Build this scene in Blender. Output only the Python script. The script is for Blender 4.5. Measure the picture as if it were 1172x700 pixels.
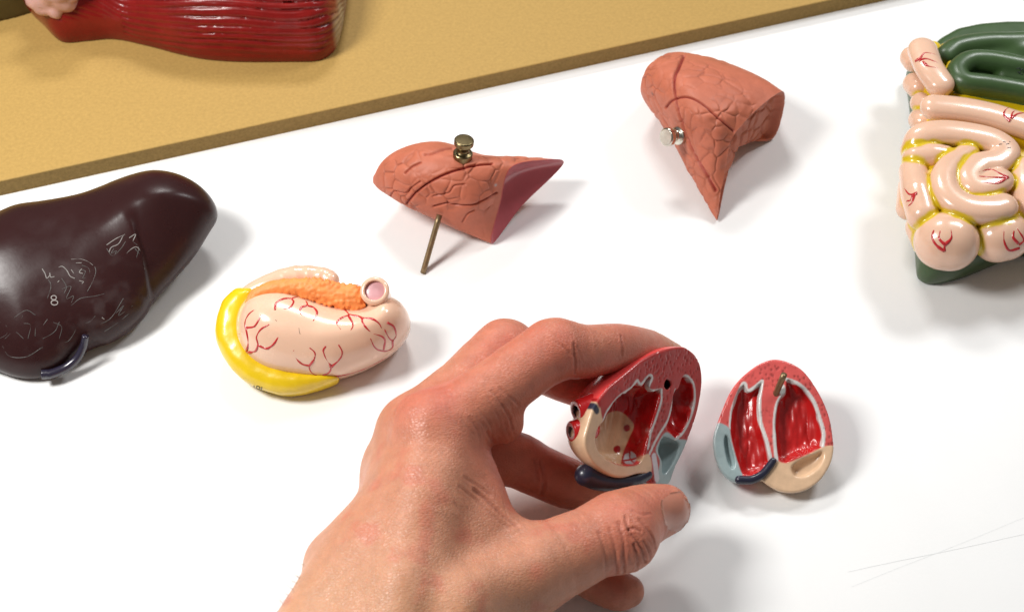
import bpy, math, random
import numpy as np
from mathutils import Vector
from mathutils.bvhtree import BVHTree

SC = bpy.context.scene
for o in list(bpy.data.objects):
    bpy.data.objects.remove(o)
COL = SC.collection
CM = 0.01                                   # everything below is measured in centimetres

# ------------------------------------------------------------------ camera
PITCH = math.radians(52.0)
DIST = 60.0
FPX = 1610.0                                # focal length in pixels of the 1172 px wide photograph
cs, sn = math.cos(PITCH), math.sin(PITCH)
CAM = np.array([0.0, -DIST * cs, DIST * sn])
AX_R = np.array([1.0, 0.0, 0.0])
AX_F = np.array([0.0, cs, -sn])
AX_U = np.array([0.0, sn, cs])
cam = bpy.data.cameras.new('camera')
cam.sensor_width = 23.6
cam.lens = FPX / 1172.0 * 23.6
cam.clip_start, cam.clip_end = 0.02, 30.0
cam.dof.use_dof = True
cam.dof.focus_distance = 0.555
cam.dof.aperture_fstop = 11.0
camo = bpy.data.objects.new('camera', cam)
camo.location = CAM * CM
camo.rotation_euler = (math.pi / 2 - PITCH, 0, 0)
COL.objects.link(camo)
SC.camera = camo

# ------------------------------------------------------------------ light
W = bpy.data.worlds.new('World')
SC.world = W
W.use_nodes = True
W.node_tree.nodes['Background'].inputs[0].default_value = (1.0, 0.985, 0.96, 1)
W.node_tree.nodes['Background'].inputs[1].default_value = 0.14


def area(name, loc, target, sx, sy, power, col=(1, 1, 1)):
    l = bpy.data.lights.new(name, 'AREA')
    l.shape = 'RECTANGLE'
    l.size, l.size_y = sx * CM, sy * CM
    l.energy = power
    l.color = col
    o = bpy.data.objects.new(name, l)
    o.location = Vector(loc) * CM
    d = Vector(target) - Vector(loc)
    o.rotation_euler = d.to_track_quat('-Z', 'Y').to_euler()
    COL.objects.link(o)
    return o


area('ceiling_lamp', (-41, -7, 54), (-2, 0, 0), 16, 20, 4.7, (1.0, 0.985, 0.955))
area('ceiling_lamp', (-6, 58, 66), (0, 0, 0), 22, 10, 3.0, (1.0, 0.99, 0.97))
area('ceiling_lamp', (48, 42, 62), (8, 2, 0), 20, 12, 2.7, (0.985, 0.99, 1.0))

SC.view_settings.view_transform = 'Standard'
SC.view_settings.look = 'None'
SC.view_settings.exposure = 0.0
SC.view_settings.gamma = 1.0
SC.render.engine = 'CYCLES'
SC.cycles.use_denoising = True
SC.cycles.max_bounces = 8
SC.cycles.sample_clamp_indirect = 4.0


# ------------------------------------------------------------------ geometry toolkit
def ray(px, py):
    d = AX_F * FPX + AX_R * (px - 586.0) - AX_U * (py - 350.0)
    return d / np.linalg.norm(d)


def P(px, py, z):
    """the point at height z seen at that place in the photograph"""
    d = ray(px, py)
    t = (z - CAM[2]) / d[2]
    return CAM + d * t


def proj(p):
    q = np.asarray(p) - CAM
    k = FPX / (q @ AX_F)
    return 586 + (q @ AX_R) * k, 350 - (q @ AX_U) * k


def PP(pts):
    return np.array([P(*p) for p in pts])


def Z(scale, ox, oy, pts):
    return [(p[0] / scale + ox, p[1] / scale + oy) + tuple(p[2:]) for p in pts]


def unit(v):
    v = np.asarray(v, float)
    return v / np.linalg.norm(v)


def catmull(pts, n=12, closed=False):
    p = np.asarray(pts, float)
    m = len(p)
    if m < 3 and not closed:
        t = np.linspace(0, 1, n + 1)[:, None]
        return p[0] * (1 - t) + p[1] * t
    if closed:
        q = np.concatenate([p[-1:], p, p[:2]])
        segs = m
    else:
        q = np.concatenate([2 * p[:1] - p[1:2], p, 2 * p[-1:] - p[-2:-1]])
        segs = m - 1
    t = np.linspace(0, 1, n, endpoint=False)[:, None]
    out = []
    for i in range(segs):
        a, b, c, d = q[i], q[i + 1], q[i + 2], q[i + 3]
        out.append(0.5 * (2 * b + (c - a) * t + (2 * a - 5 * b + 4 * c - d) * t ** 2 + (3 * b - a - 3 * c + d) * t ** 3))
    if not closed:
        out.append(p[-1:])
    return np.concatenate(out)


_rng = np.random.RandomState(7)
_LAT = _rng.rand(32, 32, 32).astype(np.float32)
_J = _rng.rand(32, 32, 32, 3).astype(np.float32)


def vnoise(p, freq=1.0, off=0.0):
    """smooth value noise, 0..1"""
    q = np.asarray(p) * freq + off + 100.0
    i = np.floor(q).astype(np.int32)
    f = q - i
    f = f * f * (3 - 2 * f)
    r = 0
    for dx in (0, 1):
        for dy in (0, 1):
            for dz in (0, 1):
                w = (f[:, 0] if dx else 1 - f[:, 0]) * (f[:, 1] if dy else 1 - f[:, 1]) * (f[:, 2] if dz else 1 - f[:, 2])
                r = r + w * _LAT[(i[:, 0] + dx) & 31, (i[:, 1] + dy) & 31, (i[:, 2] + dz) & 31]
    return r


def fbm(p, freq, octs=3, off=0.0):
    a, s, r = 0.5, 0.0, 0
    for k in range(octs):
        r = r + a * vnoise(p, freq, off + 7.3 * k)
        s += a
        a *= 0.5
        freq *= 2.03
    return r / s


def worley(p, freq, jit=0.9):
    """F1 and F2 of a cell noise"""
    q = np.asarray(p) * freq + 50.0
    i = np.floor(q).astype(np.int32)
    f1 = np.full(len(q), 9.0)
    f2 = np.full(len(q), 9.0)
    for dx in (-1, 0, 1):
        for dy in (-1, 0, 1):
            for dz in (-1, 0, 1):
                c = i + np.array([dx, dy, dz])
                pt = c + 0.5 + (_J[c[:, 0] & 31, c[:, 1] & 31, c[:, 2] & 31] - 0.5) * jit
                d = np.linalg.norm(q - pt, axis=1)
                f2 = np.minimum(f2, np.maximum(f1, d))
                f1 = np.minimum(f1, d)
    return f1, f2


def sstep(a, b, x):
    t = np.clip((x - a) / (b - a), 0, 1)
    return t * t * (3 - 2 * t)


def smin(a, b, k):
    h = np.maximum(k - np.abs(a - b), 0) / k
    return np.minimum(a, b) - h * h * k * 0.25


def smax(a, b, k):
    return -smin(-a, -b, k)


class Frame:
    """a tilted working plane: origin, two axes in it and its normal"""
    def __init__(self, origin, normal, xdir=(1, 0, 0)):
        self.o = np.asarray(origin, float)
        self.n = unit(normal)
        self.x = unit(np.asarray(xdir, float) - self.n * np.dot(xdir, self.n))
        self.y = np.cross(self.n, self.x)

    def px(self, pts):
        out = []
        for p in pts:
            d = ray(p[0], p[1])
            t = np.dot(self.o - CAM, self.n) / np.dot(d, self.n)
            q = CAM + d * t - self.o
            out.append((q @ self.x, q @ self.y))
        return np.array(out)

    def loc(self, p):
        q = np.asarray(p) - self.o
        return q @ self.x, q @ self.y, q @ self.n

    def world(self, u, v, w):
        return self.o + np.outer(u, self.x) + np.outer(v, self.y) + np.outer(w, self.n)


class Poly:
    """signed distance to a smooth closed outline, kept on a fine raster"""
    def __init__(self, pts, smooth=8, res=0.04, blur=0.0, pad=1.2):
        q = catmull(pts, smooth, True) if smooth else np.asarray(pts, float)
        self.q = q
        self.lo = q.min(0) - pad
        hi = q.max(0) + pad
        self.res = res
        n = np.ceil((hi - self.lo) / res).astype(int) + 1
        X, Y = np.meshgrid(self.lo[0] + res * np.arange(n[0]), self.lo[1] + res * np.arange(n[1]), indexing='ij')
        p = np.stack([X.ravel(), Y.ravel()], 1).astype(np.float32)
        best = np.full(len(p), 1e9, np.float32)
        ins = np.zeros(len(p), bool)
        a = q.astype(np.float32)
        b = np.roll(a, -1, 0)
        for s, e in zip(a, b):
            d = e - s
            L = max(float(d @ d), 1e-9)
            w = p - s
            t = np.clip((w @ d) / L, 0, 1)
            r = w - t[:, None] * d
            best = np.minimum(best, r[:, 0] ** 2 + r[:, 1] ** 2)
            c = (s[1] > p[:, 1]) != (e[1] > p[:, 1])
            if abs(d[1]) > 1e-9:
                ins ^= c & (p[:, 0] < s[0] + (p[:, 1] - s[1]) * d[0] / d[1])
        g = np.sqrt(best) * np.where(ins, -1, 1)
        g = g.reshape(n)
        if blur:
            k = int(3 * blur / res)
            ker = np.exp(-0.5 * (np.arange(-k, k + 1) * res / blur) ** 2)
            ker /= ker.sum()
            for ax in (0, 1):
                gp = np.pad(g, [(k, k) if a_ == ax else (0, 0) for a_ in (0, 1)], mode='reflect', reflect_type='odd')
                g = sum(ker[j] * np.take(gp, np.arange(j, j + n[ax]), axis=ax) for j in range(2 * k + 1))
        self.g = g
        self.n = n

    def __call__(self, u, v):
        x = (u - self.lo[0]) / self.res
        y = (v - self.lo[1]) / self.res
        cx = np.clip(x, 0, self.n[0] - 1.001)
        cy = np.clip(y, 0, self.n[1] - 1.001)
        i, j = cx.astype(np.int32), cy.astype(np.int32)
        fx, fy = cx - i, cy - j
        g = self.g
        r = (g[i, j] * (1 - fx) + g[i + 1, j] * fx) * (1 - fy) + (g[i, j + 1] * (1 - fx) + g[i + 1, j + 1] * fx) * fy
        return r + np.hypot(x - cx, y - cy) * self.res


def pillow(u, v, w, poly, R, hu, hd):
    q = np.maximum((poly(u, v) + R) / R, 0)
    z = np.where(w > 0, w / hu, -w / hd)
    return (np.sqrt(q * q + z * z) - 1) * min(R, hu, hd)


def chain(p, pts, rad, want_t=False):
    """distance to a tapered tube along a polyline"""
    best = np.full(len(p), 1e9)
    bt = np.zeros(len(p))
    m = len(pts) - 1
    for i in range(m):
        a, b = pts[i], pts[i + 1]
        d = b - a
        w = p - a
        t = np.clip((w @ d) / max(d @ d, 1e-9), 0, 1)
        e = np.linalg.norm(w - t[:, None] * d, axis=1) - (rad[i] * (1 - t) + rad[i + 1] * t)
        if want_t:
            bt = np.where(e < best, (i + t) / m, bt)
        best = np.minimum(best, e)
    return (best, bt) if want_t else best


def line_dist(p, pts):
    best = np.full(len(p), 1e9)
    if len(pts) == 1:
        return np.linalg.norm(p - pts[0], axis=1)
    for a, b in zip(pts[:-1], pts[1:]):
        d = b - a
        w = p - a
        t = np.clip((w @ d) / max(d @ d, 1e-9), 0, 1)
        best = np.minimum(best, ((w - t[:, None] * d) ** 2).sum(1))
    return np.sqrt(best)


def tubef(path, rad):
    path = np.asarray(path, float)
    rad = np.broadcast_to(np.asarray(rad, float), (len(path),))
    return lambda p: chain(p, path, rad)


def big_eval(f, pts, step=150000):
    return np.concatenate([f(pts[i:i + step]) for i in range(0, len(pts), step)]) if len(pts) else np.zeros(0)


def surface(f, lo, hi, h, refine=2):
    """mesh of f = 0 by surface nets, evaluated only in blocks near the surface"""
    B = 8
    lo = np.asarray(lo, float)
    nb = np.ceil((np.asarray(hi, float) - lo) / (h * B)).astype(int)
    n = nb * B
    c = np.stack(np.meshgrid(*[lo[a] + h * (B * np.arange(nb[a]) + (B - 1) / 2) for a in range(3)], indexing='ij'), -1).reshape(-1, 3)
    fc = big_eval(f, c)
    act = np.abs(fc) < 0.87 * B * h * 1.5
    val = np.repeat(np.repeat(np.repeat(fc.reshape(nb), B, 0), B, 1), B, 2).astype(np.float32)
    off = np.stack(np.meshgrid(*[np.arange(B)] * 3, indexing='ij'), -1).reshape(-1, 3)
    bi = np.stack(np.unravel_index(np.nonzero(act)[0], nb), -1)
    gi = (bi[:, None, :] * B + off[None]).reshape(-1, 3)
    val[gi[:, 0], gi[:, 1], gi[:, 2]] = big_eval(f, lo + gi * h)
    s = val < 0
    cnt = np.zeros(n - 1, np.int8)
    for dx in (0, 1):
        for dy in (0, 1):
            for dz in (0, 1):
                cnt += s[dx:n[0] - 1 + dx, dy:n[1] - 1 + dy, dz:n[2] - 1 + dz]
    cell = np.stack(np.nonzero((cnt > 0) & (cnt < 8)), -1)
    idx = np.full(n - 1, -1, np.int32)
    idx[cell[:, 0], cell[:, 1], cell[:, 2]] = np.arange(len(cell))
    acc = np.zeros((len(cell), 3))
    num = np.zeros(len(cell))
    cor = [(x, y, z) for x in (0, 1) for y in (0, 1) for z in (0, 1)]
    for a in cor:
        for ax in range(3):
            if a[ax]:
                continue
            b = list(a)
            b[ax] = 1
            va = val[cell[:, 0] + a[0], cell[:, 1] + a[1], cell[:, 2] + a[2]]
            vb = val[cell[:, 0] + b[0], cell[:, 1] + b[1], cell[:, 2] + b[2]]
            m = (va < 0) != (vb < 0)
            t = np.where(m, va / np.where(m, va - vb, 1), 0)
            pt = np.tile(np.array(a, float), (len(cell), 1))
            pt[:, ax] += t
            acc += pt * m[:, None]
            num += m
    V = lo + (cell + acc / num[:, None]) * h
    quads = []
    for ax in range(3):
        b, c2 = (ax + 1) % 3, (ax + 2) % 3
        sl0 = [slice(0, n[k] - 1) for k in range(3)]
        sl1 = list(sl0)
        sl1[ax] = slice(1, n[ax])
        s0, s1 = s[tuple(sl0)], s[tuple(sl1)]
        e = np.stack(np.nonzero(s0 != s1), -1)
        e = e[(e[:, b] > 0) & (e[:, c2] > 0)]
        flip = s[e[:, 0], e[:, 1], e[:, 2]]
        q = []
        for db, dc in ((0, 0), (-1, 0), (-1, -1), (0, -1)):
            k = e.copy()
            k[:, b] += db
            k[:, c2] += dc
            q.append(idx[k[:, 0], k[:, 1], k[:, 2]])
        q = np.stack(q, 1)
        q[~flip] = q[~flip][:, ::-1]
        quads.append(q)
    Q = np.concatenate(quads)
    Q = Q[(Q >= 0).all(1)]
    for _ in range(refine):
        e = h * 0.25
        f0 = big_eval(f, V)
        g = np.stack([(big_eval(f, V + d) - big_eval(f, V - d)) / (2 * e) for d in np.eye(3) * e], 1)
        g2 = np.maximum((g * g).sum(1), 0.05)
        st = -(f0 / g2)[:, None] * g
        L = np.linalg.norm(st, axis=1, keepdims=True)
        V = V + st * np.minimum(1, 0.5 * h / np.maximum(L, 1e-9))
    return V, Q


def normals(V, Q):
    a = V[Q[:, 2]] - V[Q[:, 0]]
    b = V[Q[:, 3]] - V[Q[:, 1]]
    fn = np.cross(a, b)
    N = np.zeros_like(V)
    for k in range(4):
        for ax in range(3):
            N[:, ax] += np.bincount(Q[:, k], fn[:, ax], len(V))
    return N / np.maximum(np.linalg.norm(N, axis=1, keepdims=True), 1e-12)


def tree_of(V, Q):
    return BVHTree.FromPolygons([tuple(v) for v in V], [tuple(int(i) for i in q) for q in Q])


def hit(tree, px, py):
    r = tree.ray_cast(Vector(CAM), Vector(ray(px, py)))
    if r[0] is None:
        return None, None
    n = np.array(r[1])
    if n @ ray(px, py) > 0:
        n = -n
    return np.array(r[0]), n


def drape(tree, pts, n=6, lift=0.0):
    """a line drawn in the photograph, found again on the surface it lies on"""
    q = catmull(np.array(pts, float), n)
    out = []
    for a in q:
        h, nn = hit(tree, a[0], a[1])
        if h is not None and (not out or np.linalg.norm(h - out[-1]) < 0.9):
            out.append(h + nn * lift)
    return np.array(out)


def tube_mesh(path, rad, sides=6, cap=True):
    path = np.asarray(path, float)
    n = len(path)
    rad = np.broadcast_to(np.asarray(rad, float), (n,))
    T = np.gradient(path, axis=0)
    T /= np.maximum(np.linalg.norm(T, axis=1, keepdims=True), 1e-9)
    up = np.array([0.3, 0.2, 0.93])
    if abs(T[0] @ up) > 0.95:
        up = np.array([1.0, 0.1, 0])
    A = np.cross(T, up)
    A /= np.maximum(np.linalg.norm(A, axis=1, keepdims=True), 1e-9)
    Bv = np.cross(T, A)
    th = np.arange(sides) * 2 * np.pi / sides
    V = (path[:, None] + rad[:, None, None] * (A[:, None] * np.cos(th)[None, :, None] + Bv[:, None] * np.sin(th)[None, :, None])).reshape(-1, 3)
    i = np.arange(n - 1)[:, None] * sides
    k = np.arange(sides)[None]
    k2 = (k + 1) % sides
    Q = np.stack([i + k, i + sides + k, i + sides + k2, i + k2], -1).reshape(-1, 4)
    if cap:
        V = np.concatenate([V, path[:1], path[-1:]])
        c0, c1 = n * sides, n * sides + 1
        k = np.arange(sides)
        k2 = (k + 1) % sides
        # two-triangle quads keep the caps as quads without shared degenerate edges
        t0 = np.stack([np.full(sides, c0), k, k2, k2], 1)
        t1 = np.stack([np.full(sides, c1), (n - 1) * sides + k2, (n - 1) * sides + k, (n - 1) * sides + k], 1)
        Q = np.concatenate([Q, t0, t1])
    return V, Q


def lathe(base, axis, prof, sides=28):
    base = np.asarray(base, float)
    axis = unit(axis)
    path = [base + axis * h for h, r in prof]
    T = axis
    A = unit(np.cross(T, (0.3, 1.0, 0.21)))
    Bv = np.cross(T, A)
    th = np.arange(sides) * 2 * np.pi / sides
    V = np.array([p + r * (A * math.cos(t) + Bv * math.sin(t)) for p, (h, r) in zip(path, prof) for t in th])
    n = len(prof)
    Q = []
    for i in range(n - 1):
        for k in range(sides):
            k2 = (k + 1) % sides
            Q.append((i * sides + k, i * sides + k2, (i + 1) * sides + k2, (i + 1) * sides + k))
    V = np.concatenate([V, path[:1], path[-1:]])
    for k in range(sides):
        k2 = (k + 1) % sides
        Q.append((n * sides, k2, k, k))
        Q.append((n * sides + 1, (n - 1) * sides + k, (n - 1) * sides + k2, (n - 1) * sides + k2))
    return V, np.array(Q)


def join(items):
    """[(V, Q, colour or per-vertex colours)] -> one V, Q, C"""
    Vs, Qs, Cs, o = [], [], [], 0
    for V, Q, C in items:
        Vs.append(V)
        Qs.append(np.asarray(Q) + o)
        C = np.asarray(C, float)
        Cs.append(np.broadcast_to(C, (len(V), 3)) if C.ndim == 1 else C)
        o += len(V)
    return np.concatenate(Vs), np.concatenate(Qs), np.concatenate(Cs)


BASE = {}


def obj(name, V, Q, mat, parent=None, C=None, smooth=True, base=None, G=None):
    """link the faces as ONE mesh object; V in world centimetres"""
    V = np.asarray(V, float)
    Q = np.asarray(Q)
    b = BASE[parent.name] if parent is not None else (np.asarray(base, float) * CM if base is not None else np.zeros(3))
    me = bpy.data.meshes.new(name)
    Vl = V * CM - b
    tri = Q[:, 2] == Q[:, 3]
    tot = np.where(tri, 3, 4)
    me.vertices.add(len(Vl))
    me.vertices.foreach_set('co', Vl.astype(np.float32).ravel())
    keep = np.ones_like(Q, bool)
    keep[tri, 3] = False
    loops = Q[keep]
    me.loops.add(len(loops))
    me.loops.foreach_set('vertex_index', loops.astype(np.int32))
    me.polygons.add(len(Q))
    me.polygons.foreach_set('loop_start', np.concatenate([[0], np.cumsum(tot)[:-1]]).astype(np.int32))
    me.polygons.foreach_set('loop_total', tot.astype(np.int32))
    me.polygons.foreach_set('use_smooth', np.full(len(Q), smooth, bool))
    if C is not None:
        at = me.attributes.new('Col', 'FLOAT_COLOR', 'POINT')
        c4 = np.ones((len(V), 4), np.float32)
        c4[:, :3] = C
        at.data.foreach_set('color', c4.ravel())
    if G is not None:
        at = me.attributes.new('Gloss', 'FLOAT', 'POINT')
        at.data.foreach_set('value', np.asarray(G, np.float32))
    me.update(calc_edges=True)
    me.validate()
    me.materials.append(mat)
    o = bpy.data.objects.new(name, me)
    COL.objects.link(o)
    if parent is not None:
        o.parent = parent
    else:
        o.location = b
    BASE[o.name] = b
    return o


def thing(name, label, cat, base, group=None):
    o = bpy.data.objects.new(name, None)
    o.empty_display_size = 0.02
    o.location = Vector(base) * CM
    COL.objects.link(o)
    BASE[o.name] = np.asarray(base, float) * CM
    o['label'] = label
    o['category'] = cat
    if group:
        o['group'] = group
    return o


# ------------------------------------------------------------------ materials
def mat(name, color=(0.5, 0.5, 0.5), attr=False, rough=0.4, coat=0.0, sss=0.0, sss_r=(1, 0.4, 0.25), sss_s=0.003,
        metal=0.0, bumps=(), mottle=0.0, mott_scale=60.0, rvar=0.0, spec=0.5, gloss_attr=False, coat_rough=0.12, stretch=None):
    m = bpy.data.materials.new(name)
    m.use_nodes = True
    nt = m.node_tree
    N, L = nt.nodes, nt.links
    b = N['Principled BSDF']
    tc = N.new('ShaderNodeTexCoord')
    src = tc.outputs['Object']
    if stretch:
        mp = N.new('ShaderNodeMapping')
        mp.inputs['Rotation'].default_value = stretch[0]
        mp.inputs['Scale'].default_value = stretch[1]
        L.new(src, mp.inputs['Vector'])
        src2 = mp.outputs[0]
    else:
        src2 = src
    if attr:
        a = N.new('ShaderNodeAttribute')
        a.attribute_name = 'Col'
        c = a.outputs['Color']
    else:
        r = N.new('ShaderNodeRGB')
        r.outputs[0].default_value = (*color, 1)
        c = r.outputs[0]
    if mottle:
        nz = N.new('ShaderNodeTexNoise')
        nz.inputs['Scale'].default_value = mott_scale
        nz.inputs['Detail'].default_value = 5
        nz.inputs['Roughness'].default_value = 0.65
        L.new(src, nz.inputs['Vector'])
        mr = N.new('ShaderNodeMapRange')
        mr.inputs[1].default_value, mr.inputs[2].default_value = 0.3, 0.7
        mr.inputs[3].default_value, mr.inputs[4].default_value = 1 - mottle, 1 + mottle
        L.new(nz.outputs['Fac'], mr.inputs[0])
        mx = N.new('ShaderNodeVectorMath')
        mx.operation = 'SCALE'
        L.new(c, mx.inputs[0])
        L.new(mr.outputs[0], mx.inputs['Scale'])
        c = mx.outputs[0]
    L.new(c, b.inputs['Base Color'])
    b.inputs['Roughness'].default_value = rough
    if gloss_attr:
        g = N.new('ShaderNodeAttribute')
        g.attribute_name = 'Gloss'
        L.new(g.outputs['Fac'], b.inputs['Roughness'])
    elif rvar:
        nz = N.new('ShaderNodeTexNoise')
        nz.inputs['Scale'].default_value = 140
        nz.inputs['Detail'].default_value = 4
        L.new(src, nz.inputs['Vector'])
        mr = N.new('ShaderNodeMapRange')
        mr.inputs[1].default_value, mr.inputs[2].default_value = 0.3, 0.7
        mr.inputs[3].default_value, mr.inputs[4].default_value = rough - rvar, rough + rvar
        L.new(nz.outputs['Fac'], mr.inputs[0])
        L.new(mr.outputs[0], b.inputs['Roughness'])
    b.inputs['Metallic'].default_value = metal
    b.inputs['Specular IOR Level'].default_value = spec
    b.inputs['Coat Weight'].default_value = coat
    b.inputs['Coat Roughness'].default_value = coat_rough
    if sss:
        b.inputs['Subsurface Weight'].default_value = sss
        b.inputs['Subsurface Radius'].default_value = sss_r
        b.inputs['Subsurface Scale'].default_value = sss_s
    nrm = None
    for kind, scale, strength, dist in bumps:
        if kind == 'noise':
            t = N.new('ShaderNodeTexNoise')
            t.inputs['Detail'].default_value = 4
            h = t.outputs['Fac']
        elif kind == 'cells':
            t = N.new('ShaderNodeTexVoronoi')
            t.feature = 'DISTANCE_TO_EDGE'
            h = t.outputs['Distance']
        else:
            t = N.new('ShaderNodeTexVoronoi')
            h = t.outputs['Distance']
        t.inputs['Scale'].default_value = scale
        L.new(src2, t.inputs['Vector'])
        if kind == 'cells':
            cl = N.new('ShaderNodeMapRange')
            cl.inputs[2].default_value = 0.22
            L.new(h, cl.inputs[0])
            h = cl.outputs[0]
        bp = N.new('ShaderNodeBump')
        bp.inputs['Strength'].default_value = strength
        bp.inputs['Distance'].default_value = dist
        L.new(h, bp.inputs['Height'])
        if nrm:
            L.new(nrm, bp.inputs['Normal'])
        nrm = bp.outputs[0]
    if nrm:
        L.new(nrm, b.inputs['Normal'])
    return m


def box_mesh(lo, hi, corners=None):
    V = np.array([(x, y, z) for x in (lo[0], hi[0]) for y in (lo[1], hi[1]) for z in (lo[2], hi[2])], float)
    Q = np.array([(0, 1, 3, 2), (4, 6, 7, 5), (0, 4, 5, 1), (2, 3, 7, 6), (0, 2, 6, 4), (1, 5, 7, 3)])
    return V, Q
# ------------------------------------------------------------------ the table
M_TABLE = mat('table_white', (0.87, 0.87, 0.865), rough=0.45, spec=0.3, bumps=[('noise', 900, 0.05, 0.0004)], mottle=0.012, mott_scale=30)
M_SCR = mat('table_scratch', (0.80, 0.81, 0.81), rough=0.45)
V, Q = box_mesh((-110, -80, -2.5), (110, 110, 0))
table = obj('table_top', V, Q, M_TABLE, smooth=False)
table['kind'] = 'structure'
table['label'] = 'white smooth table top under all the models'
# two hair-thin scratches at the near right corner
its = []
for hz, (a, b_) in enumerate((((975, 671), (1215, 575)), ((970, 654), (1215, 602)))):
    pa, pb = P(*a, 0.0), P(*b_, 0.0)
    d = unit(pb - pa)
    nrm = np.array([-d[1], d[0], 0])
    n = 14
    L, R_ = [], []
    for i in range(n + 1):
        t = i / n
        w = 0.012 * (0.35 + 0.65 * math.sin(math.pi * min(1, t + 0.1)) ** 0.5)
        c = pa * (1 - t) + pb * t + nrm * 0.012 * math.sin(9 * t) + np.array([0, 0, 0.004 + 0.004 * hz])
        L.append(c + nrm * w)
        R_.append(c - nrm * w)
    Vv = np.array(L + R_)
    Qq = np.array([(n + 1 + i, n + 2 + i, i + 1, i) for i in range(n)])
    its.append((Vv, Qq, (0, 0, 0)))
V, Q, _ = join(its)
o = obj('scratch', V, Q, M_SCR, parent=table, smooth=False)

# ------------------------------------------------------------------ the fibreboard
BT = 0.92
pa, pb = P(0, 224.5, 0), P(440, 127.6, 0)
d = unit(pb - pa)
nrm = np.array([-d[1], d[0], 0])
M_MDF = mat('fibreboard', (0.43, 0.270, 0.082), rough=0.6, spec=0.2, mottle=0.10, mott_scale=640,
            bumps=[('noise', 1500, 0.12, 0.0004)])
M_MDFE = mat('fibreboard_edge', (0.30, 0.195, 0.07), rough=0.8, spec=0.1, mottle=0.22, mott_scale=700, bumps=[('noise', 1200, 0.5, 0.0006)],
             stretch=((0, 0, 0), (1, 1, 2.5)))
c0, c1 = pa - d * 26, pb + d * 34
c2, c3 = c1 + nrm * 44, c0 + nrm * 44
b = 0.05
board = thing('fibreboard_panel', 'thick tan fibreboard panel lying across the back left of the white table', 'board', tuple(pa))
def inset(k, e):
    p = [c0, c1, c2, c3][k]
    return p + (d if k in (0, 3) else -d) * e + (nrm if k in (0, 1) else -nrm) * e
rings = [(0.0, 0.02), (BT - b, 0.0), (BT - 0.015, 0.015), (BT, b)]
V = np.array([inset(k, e) + np.array([0, 0, z]) for z, e in rings for k in range(4)])
side = np.array([(r * 4 + k, r * 4 + (k + 1) % 4, r * 4 + 4 + (k + 1) % 4, r * 4 + 4 + k) for r in range(1) for k in range(4)] + [(3, 2, 1, 0)])
top = np.array([(r * 4 + k, r * 4 + (k + 1) % 4, r * 4 + 4 + (k + 1) % 4, r * 4 + 4 + k) for r in range(1, 3) for k in range(4)] + [(12, 13, 14, 15)])
obj('board_edge', V, side, M_MDFE, parent=board, smooth=False)
obj('board_face', V, top, M_MDF, parent=board, smooth=False)

# dark olive rounded block at the far left corner of the board
M_DK = mat('dark_olive', (0.075, 0.052, 0.012), rough=0.5, mottle=0.15, mott_scale=90, bumps=[('noise', 300, 0.2, 0.0006)])
fr = Frame(P(0, 10, BT), (0, 0, 1))
pl = Poly(fr.px([(-160, 52), (-60, 39), (0, 25), (30, 17), (44, 8), (46, -30), (20, -90), (-160, -100)]), res=0.08)
f = lambda p: np.maximum(pillow(*fr.loc(p), pl, 0.5, 3.0, 3.0), -(p[:, 2] - BT))
V, Q = surface(f, np.array([fr.o[0] + pl.lo[0], fr.o[1] + pl.lo[1], BT - 0.3]), np.array([fr.o[0] + pl.q[:, 0].max() + .6, fr.o[1] + pl.q[:, 1].max() + .6, BT + 3.3]), 0.16)
o = obj('dark_block', V, Q, M_DK, base=P(0, 0, BT))
o['label'] = 'dark olive brown rounded block standing at the far left corner of the board'
o['category'] = 'model base'

# ------------------------------------------------------------------ the red muscle model on the board
fr = Frame(P(230, 40, BT), (0, 0, 1))
low = [(30, 12), (48, 32), (69, 51), (100, 50), (130, 48), (169, 56), (203, 65), (233, 71), (274, 74), (330, 74), (362, 73), (381, 65), (391, 50)]
pl = Poly(np.concatenate([fr.px(low), fr.px([(399, 10), (404, -40), (408, -120), (300, -190), (150, -170), (60, -90), (24, -20)])]), smooth=6, res=0.06, blur=0.12)
OX = fr.px([(165, 22), (335, 28)])


def mus_groove(p):
    u, v, w = fr.loc(p)
    x = u - OX[0, 0]
    # fibres follow the body: an angle round its long axis keeps them running along it
    th = np.arctan2(w + 0.6, v - (OX[0, 1] + 2.6))
    nz = fbm(p * np.array([0.25, 1, 1]), 1.0, 2, 3.0) - 0.5
    xm = OX[1, 0] - OX[0, 0]
    s = th * 3.4
    sl = s - 0.30 * x * sstep(0.4, -1.5, x)
    ph = sl * 4.6 + nz * 0.9 + 0.25 * np.sin(u * 0.9)
    g = np.abs(np.sin(ph * np.pi))
    g2 = np.abs(np.sin(ph * np.pi * 2.1 + 3 * nz))
    mask = sstep(0.15, 0.9, w + 0.6 * nz) * np.where(x < -0.5, sstep(1.2, 2.2, w), 1.0) * sstep(0.22, 0.42, fbm(p * np.array([0.3, 1, 1]), 0.9, 2, 8.0))
    knot = 0.10 * np.exp(-((u - OX[:, None, 0]) ** 2 / 0.10 + (v - OX[:, None, 1]) ** 2 / 0.25)).sum(0)
    return (0.078 * (1 - g) ** 1.4 * (0.35 + 1.3 * vnoise(p * np.array([0.4, 1, 1]), 1.7, 5)) + 0.022 * (1 - g2) ** 2) * mask - knot * (w > 1.0)


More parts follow.
